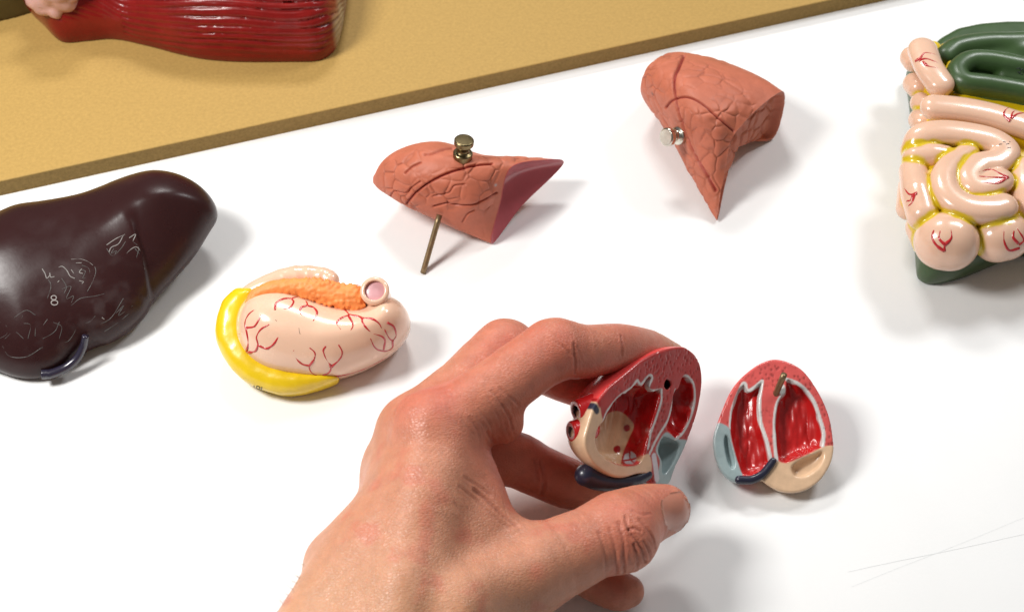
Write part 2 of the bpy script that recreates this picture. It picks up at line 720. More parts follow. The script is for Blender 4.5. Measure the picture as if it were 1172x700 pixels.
def f_mus(p):
    u, v, w = fr.loc(p)
    x = (u - OX[0, 0])
    hu = 3.9 - 0.9 * np.exp(-((x + 0.3) / 1.3) ** 2)
    q = np.maximum((pl(u, v) + 2.3) / 2.3, 0)
    z = np.where(w > 0.9, (w - 0.9) / (hu - 0.9), -(w - 0.9) / 2.5)
    f = (np.sqrt(q * q + z * z) - 1) * 2.3
    # flat oblique cut at the left end
    f = smax(f, -(u - OX[0, 0]) * 0.80 - (v - fr.px([(40, 20)])[0, 1]) * 0.25 - 5.1 + 0.32 * w, 0.12)
    f = smax(f, -w, 0.08)
    return f + mus_groove(p)


M_MUS = mat('muscle_paint', attr=True, rough=0.26, spec=0.3, coat=0.12, coat_rough=0.1, mottle=0.15, mott_scale=120, bumps=[('noise', 260, 0.12, 0.0008)])
mus = thing('muscle_model', 'glossy dark red model of a muscled limb lying on the tan board', 'anatomical model', P(230, 40, BT))
V, Q = surface(f_mus, [fr.o[0] - 9, fr.o[1] - 3.5, BT - 0.2], [fr.o[0] + 8.6, fr.o[1] + 11, BT + 4.6], 0.07, 1)
u, v, w = fr.loc(V)
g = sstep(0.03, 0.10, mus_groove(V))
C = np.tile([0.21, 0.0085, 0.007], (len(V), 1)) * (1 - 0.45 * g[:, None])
edge = fr.px([(391, 30)])[0, 0] + 0.1 * v
k = sstep(-0.1, 0.15, u - edge + 0.03 * np.sin(v * 5))[:, None]
C = C * (1 - k) + np.array([0.33, 0.25, 0.15]) * k
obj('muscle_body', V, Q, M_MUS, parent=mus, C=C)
# pale bone end
M_BONE = mat('pale_pink_paint', (0.60, 0.34, 0.30), rough=0.3, coat=0.4, sss=0.15, mottle=0.08, mott_scale=90, bumps=[('noise', 180, 0.2, 0.001)])
bl = [((47, 8), 2.3, .70), ((58, 14), 2.1, .62), ((71, 6), 2.5, .62), ((62, -3), 2.9, .95), ((42, -2), 2.5, .75), ((76, -14), 3.2, 1.0)]
cen = [(P(a[0] + 3, a[1] - 9, BT + z), r) for a, z, r in bl]
f = lambda p: __import__('functools').reduce(lambda a, b: smin(a, b, 0.22), [np.linalg.norm(p - c, axis=1) - r for c, r in cen]) + 0.30 * (worley(p, 1.05)[0] - .5) + 0.05 * (fbm(p, 2.2, 2) - .5)
cc = np.array([c for c, r in cen])
V, Q = surface(f, cc.min(0) - 1.5, cc.max(0) + 1.5, 0.09)
obj('bone_end', V, Q, M_BONE, parent=mus)

# ------------------------------------------------------------------ liver
o0 = P(95, 432, 0.35)
a = math.radians(14)
fr_l = Frame(o0, (0, -math.sin(a), math.cos(a)))
left = [(-60, 280), (-30, 256), (0, 246), (24, 236), (52, 231), (80, 226), (106, 219), (132, 207), (158, 200), (176, 204), (178, 235), (174, 268), (174, 306), (173, 340), (164, 359),
        (151, 371), (132, 384), (116, 391), (100, 392), (92, 400), (78, 414), (60, 427), (40, 432), (20, 431), (0, 425), (-30, 412), (-60, 380)]
right = [(100, 235), (118, 213), (134, 206), (156, 198), (180, 195), (204, 198), (224, 207), (238, 219), (246, 234), (247, 246), (240, 262), (224, 287), (200, 315), (180, 336), (165, 345), (140, 340), (110, 300)]
whole = [(-60, 282), (-30, 260), (0, 249), (24, 239), (52, 235), (80, 230), (106, 223), (132, 212), (156, 204), (180, 200), (204, 203), (224, 211), (239, 222), (248, 235), (249, 247), (240, 262), (224, 286), (200, 314), (176, 338),
         (170, 350), (164, 359), (151, 371), (132, 384), (116, 391), (100, 392), (92, 399), (78, 414), (60, 427), (40, 432), (20, 431), (0, 425), (-30, 412), (-60, 380)]
pl1 = Poly(fr_l.px(whole), smooth=8, res=0.05, blur=0.12)
pl1s = Poly(fr_l.px(whole), smooth=8, res=0.05, blur=0.8)
crease = np.concatenate([catmull(fr_l.px([(141, 228), (150, 248), (163, 276), (171, 306), (173, 338), (172, 352)]), 6), np.zeros((31, 1))], 1)
bump_r, bump_l, dip = fr_l.px([(180, 238), (10, 300), (128, 232)])


def f_liv(p):
    u, v, w = fr_l.loc(p)
    e = 0.10 * (fbm(p, 0.4, 2, 9.0) - 0.5)
    d = np.minimum(pl1(u, v), pl1s(u, v) * 0.75 + pl1(u, v) * 0.25)
    q = np.maximum((d + 3.1) / 3.1, 0)
    gs = lambda c, r: np.exp(-((u - c[0]) ** 2 + (v - c[1]) ** 2) / r ** 2)
    hu = 1.75 + 0.55 * gs(bump_l, 3.2) + 0.50 * gs(bump_r, 2.3) - 0.15 * gs(dip, 1.8)
    # the step where the right lobe tucks in beside the left one
    q2 = np.stack([u, v, 0 * u], 1)
    dist = line_dist(q2, crease)
    cu = np.interp(v, crease[::-1, 1], crease[::-1, 0])
    t = 1 - sstep(crease[16, 1], crease[1, 1], v)
    right = sstep(-0.03 - 0.5 * (1 - t), 0.07 + 0.9 * (1 - t), u - cu)
    step = 0.20 * t * right * np.exp(-(dist / 1.5) ** 2)
    z = np.where(w > 0, (w + step) / hu, -w / 2.1)
    f = (np.sqrt(q * q + z * z) - 1) * 1.9 * 0.9
    return smax(f + e, -p[:, 2], 0.3)


M_LIV = mat('liver_paint', attr=True, rough=0.30, spec=0.24, mottle=0.07, mott_scale=40, rvar=0.04, bumps=[('noise', 500, 0.05, 0.0005)])
liv = thing('liver_model', 'dark maroon brown liver model covered in faint scratched scribbles', 'anatomical model', P(95, 390, 0))
V, Q = surface(f_liv, [o0[0] - 8, o0[1] - 1.6, -0.2], [o0[0] + 8, o0[1] + 11.5, 6.6], 0.10)
tr = tree_of(V, Q)
C0 = np.array([0.028, 0.0088, 0.0088])
C = np.tile(C0, (len(V), 1))
scr = fbm(V, 2.2, 3, 5.0)
u, v, w = fr_l.loc(V)
s8 = Z(3.685, 0, 260, [(300, 330)])[0]
cen = hit(tr, 90, 350)[0]
wear = np.exp(-((np.linalg.norm(V - cen, axis=1)) / 2.4) ** 2)
C = C + (wear * sstep(0.45, 0.75, scr) * 0.022)[:, None]
items = [(V, Q, C)]
S = lambda *pts: Z(3.685, 0, 260, pts)
th = np.linspace(0, 2 * np.pi, 13)
strong = [[(227 + 11 * math.cos(t), 297 + 9 * math.sin(t)) for t in th], [(230 + 14 * math.cos(t), 318 + 10 * math.sin(t)) for t in th]]
mid = [[(178, 175), (190, 195), (198, 215), (213, 200)], [(210, 192), (214, 210), (230, 208)], [(240, 172), (262, 165), (282, 182), (296, 206), (316, 216)],
       [(300, 135), (340, 134), (372, 145), (392, 160)], [(320, 150), (345, 150)], [(335, 225), (352, 230), (345, 238)], [(345, 175), (335, 190), (350, 195)], [(368, 200), (385, 205)],
       [(450, 75), (490, 48), (527, 30)], [(520, 35), (500, 70), (470, 85), (460, 105)], [(545, 45), (572, 30), (560, 60)], [(515, 130), (550, 95), (578, 84), (600, 112)],
       [(430, 380), (440, 388)], [(300, 178), (312, 195)], [(250, 225), (243, 232)]]
faint = [[(400, 165), (404, 190), (390, 230), (368, 272)], [(95, 372), (90, 402), (128, 412), (118, 470)], [(150, 400), (148, 460)], [(168, 432), (200, 388)],
         [(10, 500), (40, 543), (110, 546), (180, 505)], [(240, 490), (290, 478), (322, 422), (306, 400), (370, 402), (402, 374)], [(490, 362), (522, 330), (500, 372), (560, 330)],
         [(0, 400), (30, 420), (28, 450), (0, 468)], [(260, 260), (300, 250), (280, 300), (310, 290), (300, 320)], [(440, 440), (500, 400), (560, 350)], [(570, 90), (600, 130), (610, 180)],
         [(200, 300), (215, 250), (205, 220)], [(330, 180), (360, 185), (350, 215), (385, 200)], [(345, 160), (375, 175), (380, 220)], [(260, 215), (280, 250), (270, 280)], [(20, 470), (60, 440), (100, 470)],
         [(180, 470), (230, 440), (250, 400)], [(420, 410), (470, 380), (520, 300)], [(450, 90), (475, 120), (510, 90), (530, 60)], [(560, 60), (585, 85), (575, 130)], [(300, 330), (340, 300), (400, 290), (440, 280)], [(60, 380), (110, 350), (150, 370)], [(225, 400), (260, 420), (250, 470)], [(480, 90), (470, 110), (490, 100), (485, 115)]]
for lst, r, col in ((strong, 0.025, 0.33), (mid, 0.019, 0.25), (faint, 0.015, 0.085)):
    for s in lst:
        dl = drape(tr, S(*s), 8, -0.007)
        if len(dl) > 2:
            rr = r * (np.clip(2.4 * vnoise(dl, 4.0, 3) - 0.2, 0.2, 1.25) if lst is not strong else 1.0)
            tv, tq = tube_mesh(dl, rr, 5)
            items.append((tv, tq, (col, col * 0.93, col * 0.88)))
V2, Q2, C2 = join(items)
obj('liver_body', V2, Q2, M_LIV, parent=liv, C=C2)
pth = catmull(np.array([P(98, 384, 1.6), P(95, 397, 1.15), P(88, 410, 0.8), P(76, 420, 0.62), P(60, 427, 0.6), P(48, 428, 0.62)]), 8)
V, Q = tube_mesh(pth, np.linspace(0.14, 0.21, len(pth)), 14)
M_VES = mat('dark_vein_paint', (0.022, 0.018, 0.035), rough=0.25, coat=0.5, mottle=0.1, bumps=[('noise', 300, 0.15, 0.0006)])
obj('blood_vessel', V, Q, M_VES, parent=liv)

# ------------------------------------------------------------------ stomach
o0 = P(350, 446, 0.5)
a = math.radians(24)
fr_s = Frame(o0, (0, -math.sin(a), math.cos(a)))
SZ = lambda *pts: Z(4.119, 230, 290, pts)
body = SZ((190, 260), (170, 330), (172, 400), (195, 460), (240, 515), (320, 560), (420, 585), (540, 596), (640, 588), (700, 570), (800, 528), (900, 466), (965, 402), (990, 340), (980, 285), (945, 235), (890, 205), (840, 215), (770, 260), (690, 262), (600, 240), (500, 205), (420, 178), (320, 178), (240, 205))
pl_b = Poly(fr_s.px(body), smooth=6, res=0.04, blur=0.14)
low_s = lambda f, p: smax(f, -p[:, 2], 0.15)


def f_stb(p):
    u, v, w = fr_s.loc(p)
    f = pillow(u, v, w, pl_b, 1.9, 2.0, 2.6)
    return low_s(f + 0.05 * (fbm(p, 0.8, 2, 2.0) - 0.5), p)


FLESH = np.array([0.77, 0.50, 0.355])
VEIN = (0.50, 0.018, 0.022)
M_FL = mat('flesh_paint', attr=True, rough=0.24, coat=0.55, coat_rough=0.10, sss=0.06, mottle=0.035, mott_scale=70, rvar=0.05, bumps=[('noise', 130, 0.06, 0.001), ('noise', 900, 0.05, 0.0003)])
M_YE = mat('yellow_paint', (0.77, 0.53, 0.005), rough=0.34, coat=0.35, mottle=0.07, mott_scale=80, bumps=[('noise', 220, 0.2, 0.001), ('noise', 700, 0.1, 0.0004)])
M_OR = mat('orange_paint', (0.90, 0.275, 0.066), rough=0.55, coat=0.0, mottle=0.12, mott_scale=160, bumps=[('noise', 500, 0.3, 0.001)])
M_PK = mat('pink_paint', (0.62, 0.32, 0.34), rough=0.35, coat=0.3, mottle=0.06, mott_scale=120, bumps=[('noise', 300, 0.15, 0.0008)])
sto = thing('stomach_model', 'pale stomach model with painted red vessels, orange gland and bright yellow rim', 'anatomical model', P(350, 430, 0))
V, Q = surface(f_stb, [o0[0] - 6, o0[1] - 1.5, -0.2], [o0[0] + 6, o0[1] + 7.5, 5.2], 0.075)
tr = tree_of(V, Q)
C = np.tile(FLESH, (len(V), 1)) * (0.97 + 0.06 * fbm(V, 1.2, 2)[:, None])
items = [(V, Q, C)]
veins = [[(350, 265), (357, 232), (388, 214), (425, 211), (450, 205), (472, 198)], [(425, 211), (436, 228), (420, 254), (388, 262)],
         [(472, 198), (495, 222), (500, 246)], [(500, 246), (475, 254), (470, 278), (490, 300)], [(500, 246), (530, 256), (546, 285), (528, 318)],
         [(680, 265), (695, 290)], [(695, 290), (655, 308), (642, 330), (660, 357)], [(692, 292), (712, 322), (716, 344), (704, 364)],
         [(695, 288), (750, 302), (760, 326), (785, 356), (806, 378)], [(755, 306), (800, 304), (836, 326), (852, 352)],
         [(878, 325), (910, 345), (921, 384), (905, 408), (886, 395), (868, 355)], [(905, 408), (902, 444), (865, 460), (820, 441), (799, 400)], [(862, 452), (868, 412), (850, 390), (812, 380)],
         [(210, 470), (222, 430), (216, 372), (207, 330), (222, 290), (256, 262)], [(216, 350), (255, 340), (286, 285)],
         [(212, 468), (255, 460), (268, 430), (262, 392), (285, 355), (322, 334)], [(268, 432), (310, 448), (345, 425), (364, 394)],
         [(560, 580), (522, 562), (510, 530)], [(510, 530), (532, 500), (536, 468), (512, 444)], [(515, 530), (475, 520), (446, 490), (437, 455)],
         [(560, 580), (605, 560), (615, 535)], [(615, 535), (590, 500), (577, 460), (591, 435)], [(615, 535), (650, 502), (666, 465), (650, 428)],
         [(545, 582), (660, 575), (760, 547), (850, 503), (905, 468)]]
for s in veins:
    dl = drape(tr, SZ(*s), 8, -0.034)
    if len(dl) > 3:
        t = np.linspace(0, 1, len(dl))
        wob = (vnoise(dl, 3.0, 1) - 0.5)[:, None] * 0.05
        rr = 0.070 * (1.0 - 0.42 * t) * (0.75 + 0.5 * vnoise(dl, 5.0, 4))
        tv, tq = tube_mesh(dl + wob * np.array([1, 1, 0]), rr, 6)
        items.append((tv, tq, VEIN))
for s in ([(350, 312), (358, 318)], [(462, 350), (464, 368), (468, 380)], [(178, 376), (184, 380)], [(186, 408), (190, 412)]):
    dl = drape(tr, SZ(*s), 4, -0.008)
    if len(dl) > 1:
        tv, tq = tube_mesh(dl, 0.014, 5)
        items.append((tv, tq, (0.06, 0.03, 0.02)))
V2, Q2, C2 = join(items)
obj('stomach_body', V2, Q2, M_FL, parent=sto, C=C2)
tr_st = tr
# yellow rim
yel = SZ((255, 185), (200, 168), (160, 176), (105, 232), (72, 325), (70, 395), (95, 470), (150, 548), (220, 610), (310, 650), (400, 667), (500, 658), (585, 630), (660, 590), (560, 560), (400, 540), (290, 480), (240, 400), (230, 300))
pl_y = Poly(fr_s.px(yel), smooth=6, res=0.04, blur=0.06)
f = lambda p: low_s(pillow(*(lambda a: (a[0], a[1], a[2] - 0.1))(fr_s.loc(p)), pl_y, 0.6, 0.66, 1.6) + 0.08 * (fbm(p, 1.5, 2, 1.0) - 0.5), p)
V, Q = surface(f, [o0[0] - 6, o0[1] - 1.8, -0.2], [o0[0] + 4, o0[1] + 7.5, 4.4], 0.08)
spleen = obj('yellow_rim', V, Q, M_YE, parent=sto)
tr = tree_of(V, Q)
M_INK = mat('black_ink', (0.02, 0.02, 0.015), rough=0.5)
its = []
for s in ([(251, 622), (249, 638)], [(262, 626), (266, 637), (276, 638), (277, 628), (268, 624), (262, 626)], [(287, 628), (285, 641)]):
    dl = drape(tr, SZ(*s), 5, 0.0)
    if len(dl) > 1:
        tv, tq = tube_mesh(dl, 0.022, 5)
        its.append((tv, tq, (0, 0, 0)))
if its:
    V, Q, _ = join(its)
    obj('number_print', V, Q, M_INK, parent=spleen)
# orange gland
org = SZ((200, 262), (215, 215), (240, 170), (300, 140), (380, 120), (480, 117), (560, 117), (640, 138), (740, 152), (775, 190), (772, 250), (745, 270), (660, 262), (580, 240), (500, 215), (420, 200), (330, 205), (260, 235))
fr_o = Frame(P(340, 345, 2.85), (0, -math.sin(math.radians(34)), math.cos(math.radians(34))))
pl_o = Poly(fr_o.px(org), smooth=6, res=0.04, blur=0.05)


def f_or(p):
    u, v, w = fr_o.loc(p)
    f1, f2 = worley(p, 5.4)
    amp = 0.016 + 0.032 * sstep(-1.0, 1.2, u)
    return pillow(u, v, w, pl_o, 0.9, 0.30, 1.5) + amp * (f1 * 1.6 - 0.8)


V, Q = surface(f_or, [fr_o.o[0] - 5, fr_o.o[1] - 2.5, 0.6], [fr_o.o[0] + 5, fr_o.o[1] + 4.5, 5], 0.06)
obj('orange_gland', V, Q, M_OR, parent=sto)
# pale gut loop behind the gland
du = [(268, 348, 1.6), (285, 337, 1.9), (303, 328, 2.1), (327, 319, 2.2), (351, 316, 2.2), (371, 318, 2.2), (377, 321, 2.2)]
pts = catmull(PP(du), 6)
rad = np.interp(np.arange(len(pts)), [0, 8, 20, len(pts) - 1], [0.3, 0.42, 0.5, 0.42])


def f_du(p):
    dd, t = chain(p, pts, rad, True)
    return dd + 0.03 * np.abs(np.sin(t * 30 + 2 * fbm(p, 1.3, 2))) * sstep(0.35, 0.5, t) * sstep(0.0, 0.3, p[:, 2] - 2.2)


V, Q = surface(f_du, pts.min(0) - 0.8, pts.max(0) + 0.8, 0.06)
obj('gut_loop', V, Q, M_FL, parent=sto, C=np.tile(FLESH * 0.97, (len(V), 1)))
# open tube end
e = P(429, 333, 3.35)
ax = unit(np.array([-0.02, -0.40, 0.92]))
base = P(438, 352, 1.9)
pts = catmull(np.array([base, base * 0.45 + e * 0.55 - ax * 0.3, e]), 8)
f = lambda p: smin(np.maximum(chain(p, pts, np.full(len(pts), 0.54)), (p - e) @ ax - 0.02), np.sqrt((np.linalg.norm((p - e) - np.outer((p - e) @ ax, ax), axis=1) - 0.45) ** 2 + ((p - e) @ ax) ** 2) - 0.13, 0.1)
f_h = lambda p: np.maximum(f(p), -np.maximum(np.linalg.norm((p - e) - np.outer((p - e) @ ax, ax), axis=1) - 0.40, -((p - e) @ ax) - 0.14))
V, Q = surface(f_h, pts.min(0) - 1.1, pts.max(0) + 1.1, 0.05)
tub = obj('tube_opening', V, Q, M_FL, parent=sto, C=np.tile(FLESH * 0.98, (len(V), 1)))
V, Q = lathe(e - ax * 0.19, ax, [(0.0, 0.44), (0.15, 0.44), (0.17, 0.40), (0.18, 0.1)])
obj('tube_bore', V, Q, M_PK, parent=tub)
# ------------------------------------------------------------------ lungs
M_LUNG = mat('lung_paint', attr=True, rough=0.52, spec=0.35, mottle=0.10, mott_scale=150, rvar=0.05, bumps=[('noise', 420, 0.22, 0.0008), ('noise', 1500, 0.08, 0.0003)])
M_CRIM = mat('crimson_paint', (0.50, 0.115, 0.135), rough=0.28, coat=0.8, mottle=0.08, mott_scale=60, bumps=[('noise', 150, 0.06, 0.001)])
M_BRASS = mat('aged_brass', (0.20, 0.155, 0.08), metal=1.0, rough=0.3, mottle=0.15, mott_scale=300, rvar=0.08, bumps=[('noise', 900, 0.05, 0.0003)])
M_STEEL = mat('nickel_plate', (0.66, 0.64, 0.56), metal=1.0, rough=0.2, mottle=0.1, mott_scale=300, rvar=0.06)
M_ROD = mat('bronze_rod', (0.24, 0.17, 0.09), metal=0.7, rough=0.42, mottle=0.2, mott_scale=400)
LUNG = np.array([0.50, 0.145, 0.082])


def loft(secs, nu=40, nv=26, sharp=()):
    """smooth skin through closed sections of pixel + height points"""
    L = np.array([PP(s) for s in secs])                     # S x K x 3
    rings = np.array([catmull(s, nv, True) for s in L])     # S x M x 3
    M = rings.shape[1]
    cols = np.array([catmull(rings[:, m], nu) for m in range(M)])   # M x U x 3
    return cols.transpose(1, 0, 2)                          # U x M x 3


def grid_quads(nu, nv, closed=True):
    i = np.arange(nu - 1)[:, None] * nv
    j = np.arange(nv if closed else nv - 1)[None]
    j2 = (j + 1) % nv
    return np.stack([i + j, i + nv + j, i + nv + j2, i + j2], -1).reshape(-1, 4)


def cap_rings(ring, depth, nr=24, rim=0.0):
    """closed face across a ring, hollowed by depth along its inward normal"""
    c = ring.mean(0)
    n = unit(np.linalg.svd(ring - c)[2][2])
    Vs = []
    for k in range(nr):
        t = k / nr
        prof = 1 - (1 - t) ** 1.8
        Vs.append(ring * (1 - t) + c * t + n * depth * prof)
    Vs.append((c + n * depth)[None])
    V = np.concatenate(Vs)
    M = len(ring)
    Q = grid_quads(nr, M)
    j = np.arange(M)
    last = (nr - 1) * M
    t = np.stack([last + j, np.full(M, nr * M), last + (j + 1) % M, last + (j + 1) % M], 1)
    return V, np.concatenate([Q, t]), n


def texture_lung(V, Q, fissures, outer_mask, seed=0.0, amp=0.055, freq=0.95, smooth_mask=None):
    N = normals(V, Q)
    c = V.mean(0)
    if ((V - c) * N).sum() < 0:
        N = -N
        Q = Q[:, ::-1]
    wp = V + (np.stack([fbm(V, 1.1, 2, seed + k) for k in range(3)], 1) - 0.5) * 0.35
    f1, f2 = worley(wp + seed, freq, 0.8)
    e = f2 - f1
    some = sstep(0.38, 0.60, fbm(V, 0.6, 2, seed + 4)) * outer_mask
    seg = sstep(0.25, 0.55, vnoise(V, 1.6, seed + 6))          # each seam is deep in places and fades out in others
    cut = np.exp(-(e / 0.07) ** 2) * (0.25 + 0.9 * seg) * some
    puff = sstep(0.0, 0.55, e) * 0.034 * some
    d = -amp * cut + puff + 0.06 * (fbm(V, 0.7, 3, seed + 8) - 0.5)
    col = np.tile(LUNG, (len(V), 1)) * (0.93 + 0.14 * fbm(V, 1.6, 3, seed))[:, None]
    col = col * (1 - 0.22 * np.clip(cut, 0, 1))[:, None]
    for path, wdt, dep, red in fissures:
        if len(path) < 2:
            continue
        x = line_dist(V, path)
        g = np.exp(-(x / wdt) ** 2)
        d = d - dep * g
        col = col * (1 - red * g[:, None]) + np.array([0.30, 0.035, 0.03]) * (red * g[:, None])
    return V + N * d[:, None], Q, col


# first lung half: apex left, hollow crimson base on the right, propped on a rod
s0 = [(428, 210, 1.75), (427, 205, 1.95), (428, 201, 2.1), (432, 199, 2.05), (436, 201, 1.8), (433, 206, 1.7)]
s1 = [(437, 218.5, 1.6), (435, 202, 2.4), (441, 183, 2.8), (455, 172, 2.6), (466, 176, 1.7), (455, 200, 1.3)]
s2 = [(462, 234, 1.45), (463, 209, 3.0), (473, 177, 3.75), (497, 162.0, 3.3), (512, 172, 1.7), (490, 207, 0.95)]
s3 = [(498, 251, 1.05), (502, 218, 3.1), (516, 183, 4.0), (541, 176.5, 3.3), (560, 183, 1.6), (528, 220, 0.8)]
s4 = [(532, 266.5, 0.55), (540, 230, 2.8), (552, 190, 3.75), (583, 180, 3.0), (604, 186, 1.5), (566, 232, 0.6)]
s5 = [(563, 279, 0.08), (573, 232, 2.0), (584, 193, 3.3), (616, 184, 2.6), (645, 187, 1.45), (597, 236, 0.45)]
G = loft([s0, s1, s2, s3, s4, s5], 44, 56)
nu, nv = G.shape[:2]
V = G.reshape(-1, 3)
Q = grid_quads(nu, nv)
c0 = len(V)
V = np.concatenate([V, G[0].mean(0)[None]])
j = np.arange(nv)
Q = np.concatenate([Q, np.stack([np.full(nv, c0), j, (j + 1) % nv, (j + 1) % nv], 1)])
tr = tree_of(V, Q)
LZ = lambda *p: Z(3.684, 410, 140, p)
fis = [(drape(tr, LZ((200, 348), (235, 305), (270, 275), (310, 248), (360, 222), (420, 200), (490, 182), (565, 174)), 8), 0.045, 0.15, 1.0),
       (drape(tr, LZ((135, 312), (155, 290), (200, 298), (225, 275), (262, 250)), 6), 0.036, 0.08, 0.3),
       (drape(tr, LZ((200, 215), (225, 190), (262, 170)), 6), 0.04, 0.09, 0.5),
       (drape(tr, LZ((315, 312), (380, 298), (405, 268), (450, 262)), 6), 0.034, 0.08, 0.2),
       (drape(tr, LZ((318, 355), (372, 342), (400, 350), (480, 350), (540, 322), (585, 298)), 6), 0.042, 0.12, 0.5),
       (drape(tr, LZ((440, 420), (460, 388), (490, 372)), 6), 0.034, 0.08, 0.2),
       (drape(tr, LZ((285, 135), (310, 132), (360, 112), (400, 108)), 6), 0.08, 0.12, 0.25)]
tt = np.concatenate([np.repeat(np.linspace(0, 1, nu), nv), [0]])
om = 1 - 0.9 * sstep(0.90, 0.97, tt)
V1, Q1, C1 = texture_lung(V, Q, fis, om, 0.0, 0.05, 1.4)
lung = thing('lung_model', 'terracotta lung half with crimson hollow underside, propped on a thin rod, brass knob standing upright', 'anatomical model', P(540, 240, 0), 'lung halves')
# a thin crimson lip along the edge of the base
e = sstep(0.988, 1.0, tt)[:, None]
C1 = C1 * (1 - e) + np.array([0.42, 0.06, 0.06]) * e
# pale scuffs
for q in ((580, 265), (570, 500)):
    h, _ = hit(tr, *Z(3.684, 410, 140, [q])[0])
    if h is not None:
        kk = np.exp(-(np.linalg.norm(V1 - h, axis=1) / 0.06) ** 2)[:, None]
        C1 = C1 * (1 - kk) + 0.4 * kk
lb = obj('lung_body', V1, Q1, M_LUNG, parent=lung, C=C1)
cv, cq, n = cap_rings(V1[(nu - 1) * nv: nu * nv], 1.15, 30)
inner = V1.mean(0)
ring = V1[(nu - 1) * nv: nu * nv]
if n @ (inner - ring.mean(0)) < 0:
    cv, cq, n = cap_rings(ring, -1.15, 30)
obj('hollow_underside', cv, cq, M_CRIM, parent=lung)
# rod
a_, b_ = P(484, 312.5, 0.02), P(503, 246, 1.9)
V, Q = tube_mesh(np.linspace(a_, b_, 8), 0.125, 16)
obj('rod', V, Q, M_ROD, parent=lung)
KNOB0 = [(0, 0.02), (0, 0.42), (0.03, 0.45), (0.40, 0.45), (0.43, 0.42), (0.47, 0.30), (0.52, 0.26), (0.58, 0.25), (0.64, 0.27), (0.86, 0.43), (0.88, 0.45), (0.90, 0.455), (1.08, 0.455), (1.12, 0.42), (1.12, 0.02)]
KNOB = []
for (h0, r0), (h1, r1) in zip(KNOB0[:-1], KNOB0[1:]):      # tight loops beside each corner keep the turned edges crisp
    KNOB += [(h0 + (h1 - h0) * t, r0 + (r1 - r0) * t) for t in (0.0, 0.12, 0.88)]
KNOB.append(KNOB0[-1])
h, nn = hit(tr, 529, 180)
V, Q = lathe(h - np.array([0, 0, 0.18]), (0.10, 0.14, 1), [(a * 0.98, r * 0.93) for a, r in KNOB], 36)
obj('knob', V, Q, M_BRASS, parent=lung)

# second lung half: apex top left, tip pointing down at the front
s0 = [(735, 97, 2.0), (734.5, 92, 2.3), (736, 87, 2.5), (740, 84, 2.4), (744, 87, 2.0), (741, 94, 1.9)]
s1 = [(735, 109, 1.6), (738, 90, 2.9), (748, 73, 3.4), (766, 61, 2.7), (776, 70, 1.0), (756, 100, 0.8)]
s2 = [(745, 126, 1.1), (759, 108, 3.4), (778, 84, 4.1), (802, 64, 3.0), (815, 78, 0.7), (785, 120, 0.5)]
s3 = [(763, 150, 0.8), (786, 132, 3.7), (807, 103, 4.3), (840, 77, 3.2), (853, 92, 0.6), (812, 150, 0.3)]
s4 = [(789, 198, 0.45), (814, 161, 3.2), (832, 127, 4.0), (873, 90.5, 3.1), (880, 118, 0.5), (834, 170, 0.3)]
s5 = [(821, 252, 0.08), (829, 198, 1.7), (843, 150, 3.3), (896, 105, 2.9), (886, 157, 0.15), (843, 170, 1.1)]
G = loft([s0, s1, s2, s3, s4, s5], 44, 56)
nu, nv = G.shape[:2]
V = G.reshape(-1, 3)
Q = grid_quads(nu, nv)
c0 = len(V)
V = np.concatenate([V, G[0].mean(0)[None]])
j = np.arange(nv)
Q = np.concatenate([Q, np.stack([np.full(nv, c0), j, (j + 1) % nv, (j + 1) % nv], 1)])
cv, cq, n = cap_rings(G[-1], 0.0, 26)
d_in = unit(V.mean(0) - G[-1].mean(0))
tr = tree_of(V, Q)
LZ = lambda *p: Z(3.045, 710, 40, p)
fis = [(drape(tr, LZ((222, 72), (205, 110), (186, 155), (190, 220), (203, 270), (228, 345), (262, 425), (300, 490), (332, 542)), 8), 0.065, 0.18, 1.0),
       (drape(tr, LZ((158, 255), (182, 228), (230, 216), (280, 236), (340, 288), (404, 342)), 8), 0.045, 0.15, 0.9)]
tt = np.concatenate([np.repeat(np.linspace(0, 1, nu), nv), [0]])
V1, Q1, C1 = texture_lung(V, Q, fis, np.full(len(V), 0.9), 11.0, 0.05, 1.4)
ring = V1[(nu - 1) * nv: nu * nv]
cv, cq, n = cap_rings(ring, 0.0, 60)
if n @ d_in < 0:
    n = -n
f1, f2 = worley(cv + np.stack([fbm(cv, 0.9, 2, k) for k in range(3)], 1) - 0.5, 1.15)
r_in = sstep(0.0, 0.12, np.concatenate([np.repeat(np.arange(60) / 60, nv), [1.0]]))
cv = cv + np.outer((0.09 * np.exp(-((f2 - f1) / 0.12) ** 2) + 0.45 * np.sin(np.minimum(1, r_in) * np.pi / 2) * 0.8) * r_in, n)
CC = np.tile(LUNG * 0.93, (len(cv), 1))
V2, Q2, C2 = join([(V1, Q1, C1), (cv, cq, CC)])
lung2 = thing('lung_model', 'terracotta lung half lying with its narrow tip towards the hand, knob on its left side', 'anatomical model', P(820, 160, 0), 'lung halves')
h, _ = hit(tr, *Z(3.045, 710, 40, [(112, 205)])[0])
if h is not None:
    kk = np.exp(-(np.linalg.norm(V2 - h, axis=1) / 0.08) ** 2)[:, None] * 0.7
    C2 = C2 * (1 - kk) + 0.06 * kk
obj('lung_body', V2, Q2, M_LUNG, parent=lung2, C=C2)
h, nn = hit(tr, 779, 155)
ax = unit(np.array([-0.78, -0.50, 0.38]))
V, Q = lathe(h - ax * 0.18, ax, [(a, r * 0.92) for a, r in KNOB], 36)
obj('knob', V, Q, M_STEEL, parent=lung2)

# ------------------------------------------------------------------ intestines
A_ = lambda *p: Z(4.375, 1020, 30, p)
B_ = lambda *p: Z(4.375, 1020, 180, p)
tubes = []          # (points px,z , radius)


